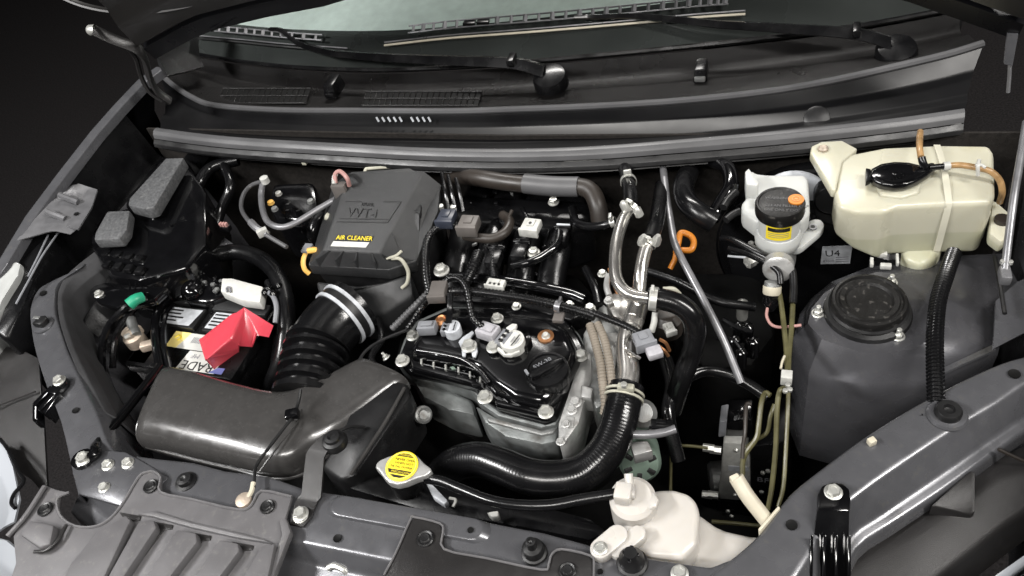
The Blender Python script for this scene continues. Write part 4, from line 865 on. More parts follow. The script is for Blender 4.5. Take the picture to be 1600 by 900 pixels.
# intake side: black manifold and its fittings
mf = T('intake_manifold', 'glossy black intake manifold behind the valve cover', 'manifold', P(800, 400, -.12))
for k in range(4):
    x = 712+k*50; O('runner', tube([(x-4, 462, -.065), (x+2, 420, -.045), (x+10, 380, -.03), (x+24, 330, -.035), (x+40, 292, -.07)], 23, 14, flat=.8), 'satin_black', mf)
O('plenum', prism(poly([(700, 300), (920, 310), (925, 345), (880, 360), (716, 352), (690, 330)], -.012), (0, 0, -.09), .014, seg=3), 'satin_black', mf)
O('fuel_rail', tube([(700, 432, -.03), (780, 438, -.028), (880, 456, -.03), (915, 468, -.03)], 9, 10), 'gloss_black', mf)
O('manifold_flange', prism(poly([(690, 448), (800, 456), (905, 480), (915, 490), (890, 500), (800, 474), (700, 470)], -.045), (0, 0, -.03), .004), 'satin_black', mf)
for x, y, z, r_ in ((690, 423, -.02, 10), (865, 316, .0, 7), (834, 395, -.004, 8), (941, 428, -.03, 6), (890, 477, -.03, 6)): bolt(mf, x, y, z, r_)
for x, y in ((773, 300), (788, 296), (800, 303), (757, 306), (930, 288), (918, 286), (736, 318), (775, 318), (850, 386), (862, 382), (826, 433), (838, 428), (820, 446), (800, 440), (748, 376), (742, 382)):
    p = P(x, y, .004 if y < 330 else -.012); s = mpp(p); O('stud', box(p, random.uniform(4, 10)*s, random.uniform(2.5, 5)*s, 5*s, s, ((X_+Y_*random.uniform(-.8, .8)).normalized(),)+(Y_, Z_)), random.choice(['gloss_black', 'gloss_black', 'cast_alloy']), mf)
for i, (x, y) in enumerate(((800, 400), (752, 412))):
    pass
inj = [(812, 395, 'black fuel injector plug below the white square connector'), (876, 372, 'black injector plug at the right end of the manifold'), (772, 405, 'black injector plug above the small white connector')]
for x, y, l in inj:
    t = T('injector', l, 'injector', P(x, y, -.03), 'fuel injectors'); p = P(x, y, -.004); s = mpp(p)
    O('injector_body', box(p, 24*s, 34*s, 18*s, 4*s), 'satin_black', t); O('injector_cap', box(p+Vector((0, 18*s, 6*s)), 30*s, 10*s, 10*s, 3*s), 'gloss_black', t)
    O('injector_clip', box(p+Vector((2*s, 18*s, 12*s)), 22*s, 3*s, 3*s, s), 'print_silver' if x > 860 else 'gloss_black', t)
# hoses at the back
bh = T('heater_hose', 'brown black hose with a sleeve along the firewall above the engine', 'hose', P(830, 290, .0))
O('hose_body', tube([(700, 274, .0), (745, 278, .03), (800, 286, .032), (860, 291, .032), (905, 292, .032), (924, 300, .03), (934, 322, .02), (938, 348, -.0)], 14, 14), 'rust_rubber', bh)
O('sleeve', tube([(820, 287, .032), (862, 291, .032), (904, 292, .032)], 16, 16), 'seal_rubber', bh)
h2 = T('vacuum_hose', 'thin black hose with a zinc clamp beside the silver pipes', 'hose', P(920, 350, .0))
O('hose_body', tube([(894, 326, -.0), (900, 346, .01), (920, 354, .02), (944, 352, .03), (962, 346, .035)], 7, 10), 'hose_black', h2)
clamp_ring(h2, [(958, 347, .034), (966, 345, .036)], 8, 'zinc')
h3 = T('breather_hose', 'small bent brown hose beside the taupe connector', 'hose', P(760, 365, .0))
O('hose_body', tube([(726, 368, .01), (750, 372, .012), (772, 372, .012), (790, 362, .012), (796, 346, .01), (786, 336, .0)], 8, 10), 'rust_rubber', h3)
O('hose_tip', tube([(792, 345, .012), (797, 335, .016), (800, 329, .018)], 3, 8), 'rust_rubber', h3)
# wiring conduits
def cond(label, pts, rp, m='hose_black', period=5, amp=.22):
    if m != 'tan_conduit': period, amp = 6, .17
    return thing1('wire_conduit', conduit(pts, rp, period, 10, None, amp), m, label, 'conduit')
cond('ribbed black conduit looping down from the navy connector', [(714, 352, .02), (698, 353, .022), (680, 358, .022), (668, 374, .02), (665, 400, .015), (666, 430, .01), (670, 452, .005), (676, 468, .0)], 6.5)
cond('thick ribbed black conduit running along the back of the valve cover', [(664, 464, .0), (700, 456, .01), (740, 456, .012), (790, 462, .012), (840, 470, .01), (890, 482, .006), (930, 494, .004)], 8)
cond('ribbed conduit loop dropping to the lilac coil connector', [(694, 442, .016), (704, 434, .022), (718, 436, .022), (729, 450, .02), (734, 475, .014), (740, 498, .008), (756, 512, .0)], 5.5)
cond('dark fat conduit slanting behind the valve cover', [(748, 396, .0), (742, 412, .0), (732, 432, -.005), (724, 446, -.01)], 10, 'satin_black')
cond('first ribbed grey black conduit slanting down left of the valve cover', [(668, 458, .004), (648, 478, .0), (630, 496, -.01), (612, 514, -.02)], 5.5, 'seal_rubber')
cond('second ribbed conduit slanting down left of the valve cover', [(672, 464, .004), (656, 484, .0), (646, 500, -.01), (636, 514, -.02)], 5)
cond('ribbed conduit above the small white connector', [(768, 386, .0), (770, 402, .0), (770, 420, .0), (773, 436, .0)], 6)
cond('ribbed conduit running to the large grey connector', [(926, 488, .008), (950, 498, .012), (975, 508, .014), (1002, 522, .014)], 6, 'satin_black')
cond('short ribbed sleeve at the top of the square white connector', [(816, 326, .0), (820, 334, .006), (825, 344, .008)], 4)
cond('ribbed conduit lying under the seal near the middle of the firewall', [(1000, 246, .03), (1030, 245, .032), (1060, 244, .032), (1090, 243, .03)], 6)
cond('left tan ribbed conduit beside the timing cover', [(922, 508, .0), (930, 534, .0), (938, 566, -.002), (942, 600, -.006), (946, 632, -.02), (944, 646, -.03)], 7.5, 'tan_conduit', 5.5, .16)
cond('right tan ribbed conduit beside the steel coolant pipe', [(934, 506, .002), (944, 530, .002), (951, 560, .0), (955, 590, -.004), (958, 620, -.015), (954, 646, -.03)], 7, 'tan_conduit', 5.5, .16)
thing1('cable', tube([(874, 362, .008), (870, 382, .006), (850, 398, .004), (826, 410, .004), (800, 416, .0)], 6.5, 10), 'gloss_black', 'glossy black cable curving from the right injector', 'cable')
thing1('strap', tube([(703, 458, .022), (703, 480, .014), (701, 504, -.004)], 5, 8, flat=.5), 'satin_black', 'dark strap hanging below the taupe clip', 'strap')
thing1('cable', tube([(640, 514, -.02), (600, 530, -.02), (572, 548, -.02), (556, 572, -.02)], 2.5, 8), 'rubber', 'thin black cable from the duct to the valve cover', 'cable')
# connectors
def conn(label, x, y, z, w_, h_, m, d=14, rot=0, pins=0, latch=True):
    p = P(x, y, z); s = mpp(p); t = T('connector', label, 'connector', p)
    ax = (Vector((math.cos(rot), math.sin(rot), 0)), Vector((-math.sin(rot), math.cos(rot), 0)), Z_)
    O('connector_shell', box(p, w_*s, h_*s*1.15, d*s, 2*s, ax), m, t)
    if latch: O('connector_latch', box(p+ax[2]*d*.5*s+ax[1]*h_*.1*s, w_*.45*s, h_*.6*s, 4*s, s, ax), m, t)
    O('connector_rim', box(p-ax[1]*h_*.55*s, w_*1.12*s, h_*.2*s, d*1.1*s, s, ax), m, t)
    for k in range(pins): O('pin_slot', box(p-ax[1]*h_*.3*s+ax[0]*(k-(pins-1)/2)*w_*.25*s+ax[2]*(d*.5)*s, w_*.1*s, h_*.25*s, 3*s, 0, ax), 'print_black', t)
    return t, p, s, ax
t, p, s, ax = conn('navy sensor connector with two small zinc studs', 698, 341, .03, 26, 26, 'navy_plastic')
for dx, dy in ((-16, 20), (6, 20)): O('stud', lathe(p+Vector((dx*s, dy*s, 4*s)), Z_, [(5*s, -4*s), (5*s, 4*s), (0, 5*s)], 8), 'zinc', t)
conn('taupe connector to the right of the navy connector', 733, 352, .03, 30, 26, 'taupe_plastic', 18, 0)
conn('taupe clip holding the conduits at the rear left of the valve cover', 685, 455, .018, 26, 30, 'taupe_plastic', 14, .15, latch=False)
t, p, s, ax = conn('square white connector with a small round hole', 830, 355, .016, 28, 24, 'white_plastic', 14, -.1)
O('key_hole', lathe(p+ax[2]*9.6*s, Z_, [(2.6*s, 0), (2.4*s, .4*s), (0, .4*s)], 10), 'print_black', t)
conn('small white connector behind the right ignition coil', 775, 444, .006, 30, 14, 'white_plastic', 10, -.1, pins=3)
t, p, s, ax = conn('large grey connector on a bracket beside the steel coolant pipe', 1006, 532, .016, 30, 24, 'grey_plastic', 18, .5)
O('connector_tail', box(p-ax[1]*24*s-Z_*6*s+ax[0]*8*s, 24*s, 20*s, 14*s, 3*s, ax), 'lilac_plastic', t)
O('wire', tube([(1030, 530, .01), (1040, 536, .005), (1046, 548, -.01)], 3, 6), 'copper', t); O('wire', tube([(1028, 540, .005), (1038, 548, .0), (1044, 556, -.01)], 3, 6), 'copper', t)
conn('white plastic plug behind the steel coolant pipes', 1046, 514, -.01, 16, 18, 'white_plastic', 10, .5)
kk = T('conduit_clip', 'black clip on a metal tab over the thick conduit', 'clip', P(870, 490, .01))
O('clip_band', lathe(P(873, 479, .008), (P(890, 482, .008)-P(866, 477, .008)).normalized(), [(.0075, -.004), (.0085, -.004), (.0085, .004), (.0075, .004)], 14), 'grey_rod', kk)
O('clip_tab', box(P(873, 496, .0), .014, .016, .006, .001), 'taupe_plastic', kk); O('clip_tab', box(P(875, 470, .014), .004, .012, .006, .001), 'seal_rubber', kk)
# coolant pipes
cp1 = T('coolant_pipe', 'bent silver coolant pipe, the left of the two', 'pipe', P(970, 450, .0), 'silver coolant pipes')
O('pipe_body', tube([(986, 326, .065), (974, 344, .062), (964, 376, .058), (961, 410, .054), (963, 434, .05), (973, 452, .046), (990, 462, .044), (1014, 466, .042)], 10, 16), 'steel_pipe', cp1)
clamp_ring(cp1, [(988, 324, .066), (993, 318, .068)], 11)
for x, y in ((976, 322), (997, 331)): O('clamp_ear', lathe(P(x, y, .075), (-.3, 0, 1), [(.006, -.006), (.006, .004), (.003, .008), (0, .008)], 8), 'zinc', cp1)
cp2 = T('coolant_pipe', 'silver coolant pipe running down behind the grey connector', 'pipe', P(1000, 430, .0), 'silver coolant pipes')
O('pipe_body', tube([(1016, 374, .055), (1008, 392, .05), (1002, 420, .04), (999, 450, .026), (997, 480, .01)], 10.5, 16), 'steel_pipe', cp2)
clamp_ring(cp2, [(1014, 380, .054), (1019, 370, .057)], 12)
for x, y in ((1004, 376), (1026, 376)): O('clamp_ear', lathe(P(x, y, .062), (.3, 0, 1), [(.006, -.006), (.006, .004), (.003, .01), (0, .01)], 8), 'zinc', cp2)
wo = T('water_outlet', 'wide steel water outlet pipe with bead rings above the radiator hose', 'pipe', P(980, 560, -.06))
O('outlet_pipe', tube([(998, 474, .006), (992, 494, .004), (982, 524, .0), (980, 552, -.006), (982, 584, -.012), (977, 612, -.016)], 17, 18), 'steel_pipe', wo)
for a, b in (((990, 500, .003), (984, 518, .001)), ((986, 512, .002), (983, 524, .0))):
    c = path([a, b]); O('bead', lathe(c[0], c[1]-c[0], [(.0128, -.002), (.0142, 0), (.0128, .002)], 20), 'steel_pipe', wo)
O('flange', prism(poly([(945, 470), (958, 456), (976, 458), (988, 470), (986, 486), (972, 500), (958, 494), (950, 480)], .0), (0, 0, -.03), .004), 'steel_pipe', wo)
O('side_loop', tube([(984, 524, .012), (978, 532, .014), (980, 546, .012), (1000, 560, .0)], 3, 8), 'steel_pipe', wo)
O('bracket', prism(poly([(946, 520), (964, 518), (970, 530), (966, 545), (964, 560), (958, 592), (950, 588), (954, 552), (948, 540)], -.01), (0, 0, -.012), .002), 'alloy', wo)
O('base_casting', prism(poly([(910, 520), (940, 470), (975, 500), (968, 560), (962, 620), (930, 640), (915, 600)], -.045), (0, 0, -.06), .006), 'cast_alloy', wo)
O('stay', tube([(950, 430, .0), (948, 448, .0), (952, 462, -.002)], 5, 8), 'alloy', wo)
O('stay', tube([(952, 420, .0), (960, 445, .0), (966, 460, -.002)], 3, 8), 'copper', wo)
bolt(wo, 922, 482, -.004, 7); bolt(wo, 928, 490, .0, 6); bolt(wo, 951, 470, .004, 6, BOLT_ALLOY)
th_ = T('thermostat', 'white and dark fittings under the clamp of the heater hose', 'fitting', P(1025, 500, -.03))
O('white_stem', tube([(1024, 488, .02), (1022, 504, .01), (1018, 518, .0)], 5, 10), 'white_plastic', th_); O('dark_body', lathe(P(1042, 500, -.02), Z_, [(.02, -.02), (.02, .004), (.012, .012), (0, .012)], 16), 'rust_rubber', th_)
O('yellow_band', tube([(1036, 452, .02), (1052, 452, .018), (1062, 460, .01)], 4, 8), 'bone_plastic', th_)
hh1 = T('heater_hose', 'black hose turning down from the left silver pipe', 'hose', P(1080, 520, -.05))
O('hose_body', tube([(1012, 466, .042), (1036, 468, .04), (1062, 477, .034), (1080, 494, .022), (1086, 520, .0), (1080, 552, -.03), (1066, 590, -.06), (1050, 640, -.12)], 17, 16), 'hose_black', hh1)
clamp_ring(hh1, [(1018, 467, .042), (1028, 468, .041)], 17, 'white_plastic')
O('clamp_band', lathe(P(1022, 467, .042), P(1036, 469, .04)-P(1012, 466, .042), [(.0135, -.004), (.015, -.004), (.015, .004), (.0135, .004)], 20), 'zinc', hh1)
hh2 = T('heater_hose', 'short black hose with a clamp reaching the firewall above the silver pipes', 'hose', P(985, 290, .06))
O('hose_body', tube([(986, 322, .068), (984, 300, .064), (980, 280, .05), (976, 262, .03)], 11, 12), 'hose_black', hh2)
clamp_ring(hh2, [(982, 284, .055), (980, 276, .05)], 12)
thing1('hose', tube([(1016, 376, .058), (1024, 352, .05), (1030, 320, .03), (1034, 290, .01)], 12, 12), 'satin_black', 'dark hose rising from the right silver pipe', 'hose')
# radiator hose
rh = T('radiator_hose', 'thick black radiator hose sweeping round in front of the engine', 'hose', P(900, 740, -.1))
O('hose_body', conduit([(979, 604, -.014), (972, 640, -.02), (962, 676, -.03), (944, 710, -.04), (912, 738, -.05), (870, 748, -.052), (826, 744, -.05), (784, 728, -.05), (748, 718, -.055), (714, 724, -.07), (690, 742, -.1)], 29, 5, 22, None, .004), 'hose_black', rh)
c = path([(975, 618, -.016), (972, 634, -.019)]); d = (c[1]-c[0]).normalized()
O('wire_clamp', lathe(c[0], d, [(.0225, -.0035), (.0245, -.0035), (.0245, -.0005), (.0225, -.0005)], 26), 'bone_plastic', rh); O('wire_clamp', lathe(c[0], d, [(.0225, .003), (.0245, .003), (.0245, .006), (.0225, .006)], 26), 'bone_plastic', rh)
O('clamp_ear', box(P(978, 606, .008), .020, .008, .010, .002), 'bone_plastic', rh); O('clamp_ear', lathe(P(975, 603, .014), Z_, [(.004, 0), (.004, .004), (0, .005)], 10), 'zinc', rh)
# radiator and cap
rd = T('radiator', 'black radiator top tank with a yellow labelled silver cap behind the crossmember', 'radiator', P(760, 780, -.2))
O('top_tank', prism(poly([(530, 760), (600, 735), (700, 752), (800, 775), (920, 805), (960, 830), (920, 845), (800, 822), (650, 796)], -.05), (0, 0, -.2), .01), 'satin_black', rd)
O('filler_neck', lathe(P(632, 745, -.03), Z_, [(.02, -.03), (.02, .012), (.022, .014)], 24), 'black_plastic', rd)
O('tank_clip', prism(poly([(664, 752), (676, 757), (700, 782), (694, 788), (676, 776)], -.03), (0, 0, -.012), .002), 'print_silver', rd); O('tank_clip', tube([(702, 778, -.03), (712, 781, -.03), (708, 792, -.032)], 2.4, 6), 'zinc', rd)
O('tank_clip', prism(poly([(760, 800), (778, 797), (780, 806), (768, 808)], -.03), (0, 0, -.012), .002), 'white_plastic', rd)
capx = [(586, 730), (588, 723), (594, 718), (606, 713), (618, 709), (634, 706), (647, 708), (655, 715), (662, 723), (673, 731), (674, 736), (666, 743), (650, 747), (634, 754), (620, 757), (608, 754), (600, 747), (594, 738)]
rc = O('radiator_cap', prism(poly(capx, .012), (0, 0, -.012), .003, seg=3), 'alloy', rd, label='silver cap with two ears and a round yellow warning label')
p = P(628, 728.5, .0125); s = mpp(p); r = 26.5*s
O('label', lathe(p, Z_, [(r, -.002), (r, .0008), (r*.97, .0012), (0, .0012)], 40), 'print_yellow', rc, label='round yellow warning label')
O('ring', lathe(p, Z_, [(r*.90, .0012), (r*.90, .0017), (r*.87, .0017), (r*.87, .0012)], 40), 'print_yellow_pale', rc)
xd = (P(660, 736, .0125)-P(600, 726, .0125)).normalized(); yd = Z_.cross(xd)
def bandcap(v0, v1, m):
    pts = []
    for k in range(9):
        v_ = v0+(v1-v0)*k/8; pts.append((math.sqrt(max(0, .82**2-v_**2)), v_))
    o = [p+xd*a*r+yd*b*r+Z_*.0013 for a, b in pts]+[p-xd*a*r+yd*b*r+Z_*.0013 for a, b in pts[::-1]]
    O('print', plate(o, .0003, bev=0), m, rc)
bandcap(-.54, -.30, 'print_black'); bandcap(.60, .80, 'print_black'); bandcap(-.80, -.64, 'print_black')
text('WARNING', rc, p-xd*r*.36+yd*r*.64+Z_*.0017, xd, yd, r*.17, 'print_yellow', ext=.0001)
text('PRECAUCION', rc, p-xd*r*.50-yd*r*.50+Z_*.0017, xd, yd, r*.19, 'print_yellow', ext=.0001)
text('NEVER OPEN', rc, p-xd*r*.56+yd*r*.32+Z_*.0014, xd, yd, r*.22, 'print_black', ext=.0001)
text('WHEN HOT', rc, p-xd*r*.50+yd*r*.08+Z_*.0014, xd, yd, r*.22, 'print_black', ext=.0001)
text('NE PAS OUVRIR', rc, p-xd*r*.68-yd*r*.16+Z_*.0014, xd, yd, r*.2, 'print_black', ext=.0001)
oh = T('overflow_hose', 'slim black overflow hose from the radiator neck to the white tank', 'hose', P(820, 785, .0))
O('hose_body', tube([(668, 748, .0), (690, 752, .002), (724, 766, .004), (766, 782, .006), (810, 789, .008), (860, 789, .01), (910, 780, .012), (972, 770, .014)], 8.5, 12), 'hose_black', oh)
O('hose_clip', box(P(664, 749, .003), .022, .004, .006, .001), 'gloss_black', oh)

# ================================================================ COOLANT RESERVE TANK
tk = T('reserve_tank', 'white plastic coolant reserve tank behind the crossmember', 'tank', P(1060, 830, -.15))
O('tank_body', prism(poly([(972, 800), (996, 776), (1026, 764), (1052, 763), (1076, 770), (1089, 783), (1094, 804), (1090, 850), (1068, 872), (1014, 868), (990, 856), (974, 826)], -.006), (0, 0, -.11), .012, seg=3), 'white_tank', tk)
O('tank_foot', prism(poly([(1078, 790), (1100, 806), (1126, 824), (1180, 836), (1230, 834), (1180, 880), (1120, 900), (1076, 890)], -.035), (0, 0, -.10), .010, seg=3), 'white_tank', tk)
O('neck', lathe(P(990, 786, -.002), (0, -.1, 1), [(.026, -.03), (.025, .0), (.0245, .006), (.0245, .012), (.020, .016), (0, .017)], 30), 'white_tank', tk)
O('cap_lip', prism(poly([(1006, 764), (1022, 768), (1030, 780), (1026, 790), (1014, 796)], .014), (0, 0, -.008), .003), 'white_tank', tk)
O('spout', tube([(986, 768, .02), (983, 752, .026), (982, 740, .03)], 7, 12), 'white_tank', tk); O('spout', box(P(974, 771, .022), .018, .020, .016, .003), 'white_tank', tk)
O('spout', tube([(970, 771, .02), (992, 772, .02)], 8, 12), 'pink_wire' if False else 'white_tank', tk)
for a, b, r_, z in (((938, 856), (964, 834), 17, .012), ((964, 858), (996, 832), 13, .008)):
    A_, B_ = P(*a, z), P(*b, z); O('mounting_lug', prism(capsule(A_, B_, r_*mpp(A_)), (0, 0, -.014), .004), 'white_tank', tk)
bolt(tk, 938, 857, .013, 9)
tu = T('tank_tube', 'cream plastic tube and flange standing behind the right side beam', 'tube', P(1180, 790, -.05))
O('tube_body', tube([(1150, 746, .02), (1156, 756, .016), (1170, 778, .008), (1200, 816, -.01)], 12, 14), 'cream_plastic', tu)
O('tube_tip', prism(poly([(1139, 744), (1152, 738), (1156, 744), (1145, 753)], .024), (0, 0, -.006), .001), 'cream_plastic', tu)
O('flange', prism([P(1184, 826, .004), P(1216, 789, .004), P(1220, 793, .004), P(1187, 831, .004)], (.002, 0, -.03), .002), 'cream_plastic', tu)

# ================================================================ ABS UNIT AND BRAKE LINES
au = T('brake_unit', 'aluminium brake hydraulic block with a black control box', 'brake unit', P(1150, 740, -.2))
YA = .07
def fq(px, Y): return [PY(x, y, Y) for x, y in px]
O('valve_block', prism(fq([(1130, 692), (1164, 693), (1172, 718), (1173, 784), (1122, 780)], YA), (0, .07, 0), .003), 'white_plastic', au)
O('control_box', prism(fq([(1166, 700), (1232, 690), (1236, 780), (1226, 796), (1174, 794)], YA+.006), (0, .08, 0), .004), 'satin_black', au)
O('lower_housing', prism(fq([(1120, 782), (1228, 796), (1222, 818), (1126, 816)], YA+.004), (0, .07, 0), .004), 'satin_black', au)
O('plug', prism(fq([(1132, 660), (1174, 658), (1178, 686), (1130, 684)], YA+.012), (0, .04, 0), .004), 'gloss_black', au)
O('plug_tip', prism(fq([(1124, 660), (1136, 658), (1134, 682), (1122, 684)], YA+.004), (0, .03, 0), .002), 'grey_plastic', au)
p = PY(1116, 746, YA+.03); O('motor', lathe(p, (-1, -.25, 0), [(.026, -.04), (.026, .004), (.022, .008), (0, .009)], 26), 'cast_alloy', au)
O('block_mark', prism(fq([(1138, 728), (1170, 730), (1170, 737), (1138, 735)], YA-.0006), (0, .0006, 0), 0), 'print_silver', au)
text('BF', au, PY(1182, 752, YA+.005), Vector((1, 0, 0)), Vector((0, .0, 1)), .018, 'print_grey')
for x, y in ((1107, 700), (1118, 703), (1105, 773), (1114, 773)): O('union_nut', lathe(PY(x, y, YA-.004), (1, 0, 0), [(.006, -.008), (.006, .008), (0, .008)], 6), 'zinc', au)
for x, y in ((1150, 703), (1148, 773), (1137, 798), (1143, 806), (1200, 735), (1192, 738), (1190, 768)): O('plug_screw', lathe(PY(x, y, YA-.0005), (0, -1, 0), [(.004, 0), (.003, .003), (0, .003)], 8), 'zinc', au)
def pipe(label, pts, rp, m='olive_pipe', cat='pipe', group='olive brake pipes'): return tag(O('brake_pipe', tube(pts, rp*.82, 8), m), label, cat, group)
pipe('tallest olive brake pipe, left of the two tall ones beside the strut tower', [(1226, 606, .02), (1218, 612, .02), (1214, 640, .01), (1212, 700, -.02), (1206, 760, -.05), (1200, 796, -.07)], 5)
pipe('right olive brake pipe hugging the strut tower down to the side beam', [(1232, 596, .02), (1231, 640, .012), (1228, 700, -.01), (1224, 760, -.03), (1216, 792, -.04)], 4)
pipe('thick olive pipe bent over the aluminium brake block', [(1204, 618, .0), (1196, 614, .0), (1190, 628, .0), (1186, 660, -.01), (1182, 684, -.02), (1168, 704, -.03), (1161, 720, -.04), (1160, 742, -.05)], 5)
pipe('brown pink brake pipe at the left of the block', [(1174, 632, -.0), (1167, 632, -.0), (1165, 650, -.005), (1164, 676, -.015), (1161, 696, -.025), (1160, 716, -.035)], 4, 'rust_rubber')
pipe('dark green brake pipe between the olive pipes', [(1210, 632, .0), (1204, 650, -.005), (1198, 676, -.02), (1180, 688, -.03), (1166, 700, -.035)], 4, 'olive_pipe')
pipe('left olive brake pipe coming down from the master cylinder', [(1214, 440, .0), (1220, 470, .0), (1225, 510, .005), (1229, 550, .01), (1230, 592, .02)], 5)
pipe('right olive brake pipe coming down from the master cylinder', [(1239, 470, .0), (1237, 510, .005), (1233, 550, .01), (1231, 590, .02)], 5)
pipe('olive brake pipe bent to the left of the brake block', [(1106, 700, -.14), (1080, 697, -.14), (1060, 697, -.14), (1050, 706, -.14), (1048, 740, -.16), (1048, 782, -.18)], 3)
pipe('low olive brake pipe under the brake block', [(1112, 815, -.10), (1150, 818, -.10), (1190, 822, -.10)], 4)
pc = T('pipe_clip', 'white plastic clip holding the two olive brake pipes', 'clip', P(1230, 590, .02)); O('clip_body', box(P(1229, 590, .026), .012, .012, .014, .001), 'white_plastic', pc); O('clip_tail', tube([(1226, 556, .02), (1222, 566, .02), (1220, 576, .02)], 2, 6), 'cream_plastic', pc)
for x, y in ((1231, 603), (1227, 612), (1234, 610)): O('clip_stud', lathe(P(x, y, .028), Z_, [(.003, 0), (.003, .003), (0, .004)], 8), 'zinc', pc)

# ================================================================ BRAKE BOOSTER AND MASTER CYLINDER
bb = T('brake_booster', 'large round black brake booster on the firewall', 'brake booster', PY(1265, 390, .37)-Z_*.14)
C0 = PY(1268, 388, .36); ax_ = Vector((0, -1, .12)).normalized()
O('booster_shell', lathe(C0, ax_, [(.135, -.03), (.137, 0), (.137, .008), (.128, .012), (.12, .026), (.07, .042), (.055, .046), (0, .046)], 48), 'satin_black', bb)
O('booster_rim', lathe(C0, ax_, [(.139, -.002), (.142, .002), (.139, .006)], 48), 'gloss_black', bb)
Yl = .306
lb_ = fq([(1285, 385), (1332, 383), (1328, 411), (1282, 412)], Yl)
nl = (lb_[1]-lb_[0]).cross(lb_[2]-lb_[1]).normalized(); nl = -nl if nl.y > 0 else nl
O('label', prism([q_+nl*.001 for q_ in lb_], -nl*.001, 0), 'print_silver', bb, label='silver paper label')
text('U4', bb, PY(1289, 400, Yl)+nl*.0012, lb_[1]-lb_[0], lb_[0]-lb_[3], .017, 'print_black')
text('87000', bb, PY(1286, 409, Yl)+nl*.0012, lb_[1]-lb_[0], lb_[0]-lb_[3], .006, 'print_grey'); 
for k in range(3): O('print', prism([PY(1306, 401+k*3.2, Yl)+nl*.0012, PY(1326, 400+k*3.2, Yl)+nl*.0012, PY(1326, 401.2+k*3.2, Yl)+nl*.0012, PY(1306, 402.2+k*3.2, Yl)+nl*.0012], -nl*.0002, 0), 'print_grey', bb)
O('booster_port', lathe(PY(1298, 310, .30), (0, -1, .3), [(.022, -.02), (.022, .004), (.019, .008), (0, .008)], 26), 'satin_black', bb)
O('booster_port', lathe(PY(1302, 330, .305), (0, -1, .2), [(.024, -.03), (.0235, -.004), (.02, -.001), (0, -.001)], 26), 'rubber', bb)
rv = T('brake_reservoir', 'translucent white brake fluid reservoir with a black cap', 'reservoir', P(1215, 370, -.0))
top_r = [(1166, 278), (1174, 264), (1182, 270), (1200, 272), (1258, 272), (1264, 280), (1266, 332), (1254, 346), (1180, 346), (1160, 330), (1158, 318), (1166, 308)]
O('reservoir_body', prism(poly(top_r, .052), (0, 0, -.03), .006, seg=3), 'brake_white', rv)
cc = P(1219, 318, .082); s = mpp(cc); r = 37*s
O('neck', lathe(cc-Z_*.010, Z_, [(r*.86, -.05), (r*.86, -.006), (r*.84, 0)], 36), 'brake_white', rv)
O('base_dish', lathe(cc-Z_*.052, Z_, [(r*.7, -.02), (r*.95, -.012), (r*1.0, 0), (r*.9, .008), (r*.6, .012)], 36), 'brake_white', rv)
O('cap', lathe(cc, Z_, [(r, -.014), (r*1.02, -.011), (r*1.02, .0), (r*.97, .003), (r*.9, .003), (r*.86, .0015), (0, .0015)], 44), 'strut_rubber', rv)
pe = P(1244, 311.5, .085); s = mpp(pe); O('cap_emblem', lathe(pe, Z_, [(12*s, -.002), (12*s, .0006), (0, .0006)], 28), 'orange_plastic', rv)
O('emblem_ring', lathe(pe, Z_, [(6.5*s, .0006), (6.5*s, .0011), (5*s, .0011), (5*s, .0006)], 24), 'copper', rv); O('emblem_ring', lathe(pe, Z_, [(2.4*s, .0006), (2.4*s, .0011), (0, .0011)], 16), 'copper', rv)
for ln, dv in (('WARNING', .006), ('CLEAN FILLER CAP', -.008), ('USE ONLY DOT 3', -.016)): text(ln, rv, cc+Vector((-r*.62, dv, .0018)), X_, Y_, .0062, 'seal_rubber', ext=.0002)
# sticker wrapped on the neck
cn = cc-Z_*.010; rr_ = r*.868; t_ = bmesh.new(); rows_ = []
a0, a1 = R(-125), R(-52)
for zz in (-.007, -.030):
    rows_.append([t_.verts.new(cn+Vector((math.cos(a0+(a1-a0)*k/12)*rr_, math.sin(a0+(a1-a0)*k/12)*rr_, zz))) for k in range(13)])
for k in range(12): t_.faces.new((rows_[0][k], rows_[0][k+1], rows_[1][k+1], rows_[1][k]))
O('sticker', t_, 'print_yellow', rv, label='yellow warning sticker'); t_ = bmesh.new(); rows_ = []
for zz in (-.0095, -.0155):
    rows_.append([t_.verts.new(cn+Vector((math.cos(a0+.1+(a1-a0-.2)*k/12)*(rr_+.0004), math.sin(a0+.1+(a1-a0-.2)*k/12)*(rr_+.0004), zz))) for k in range(13)])
for k in range(12): t_.faces.new((rows_[0][k], rows_[0][k+1], rows_[1][k+1], rows_[1][k]))
O('print', t_, 'print_black', rv)
for zz in (-.018, -.021, -.024):
    t_ = bmesh.new(); rows_ = []
    for z2 in (zz, zz-.0008): rows_.append([t_.verts.new(cn+Vector((math.cos(a0+.12+(a1-a0-.26)*k/12)*(rr_+.0004), math.sin(a0+.12+(a1-a0-.26)*k/12)*(rr_+.0004), z2))) for k in range(13)])
    for k in range(12): t_.faces.new((rows_[0][k], rows_[0][k+1], rows_[1][k+1], rows_[1][k]))
    O('print', t_, 'print_grey', rv)
O('reservoir_fin', prism(poly([(1164, 268), (1170, 262), (1186, 284), (1184, 290), (1166, 288)], .075), (0, 0, -.03), .002), 'brake_white', rv)
A_, B_ = P(1272, 354, .02), P(1246, 376, .01); O('mounting_ear', prism(capsule(A_, B_, .013), (0, 0, -.012), .003), 'brake_white', rv)
p = P(1270, 355, .0215); s = mpp(p); O('ear_hole', lathe(p, Z_, [(6*s, -.001), (6*s, .001), (3.6*s, .001), (3.4*s, .0002), (0, .0002)], 16), 'grey_rod', rv)
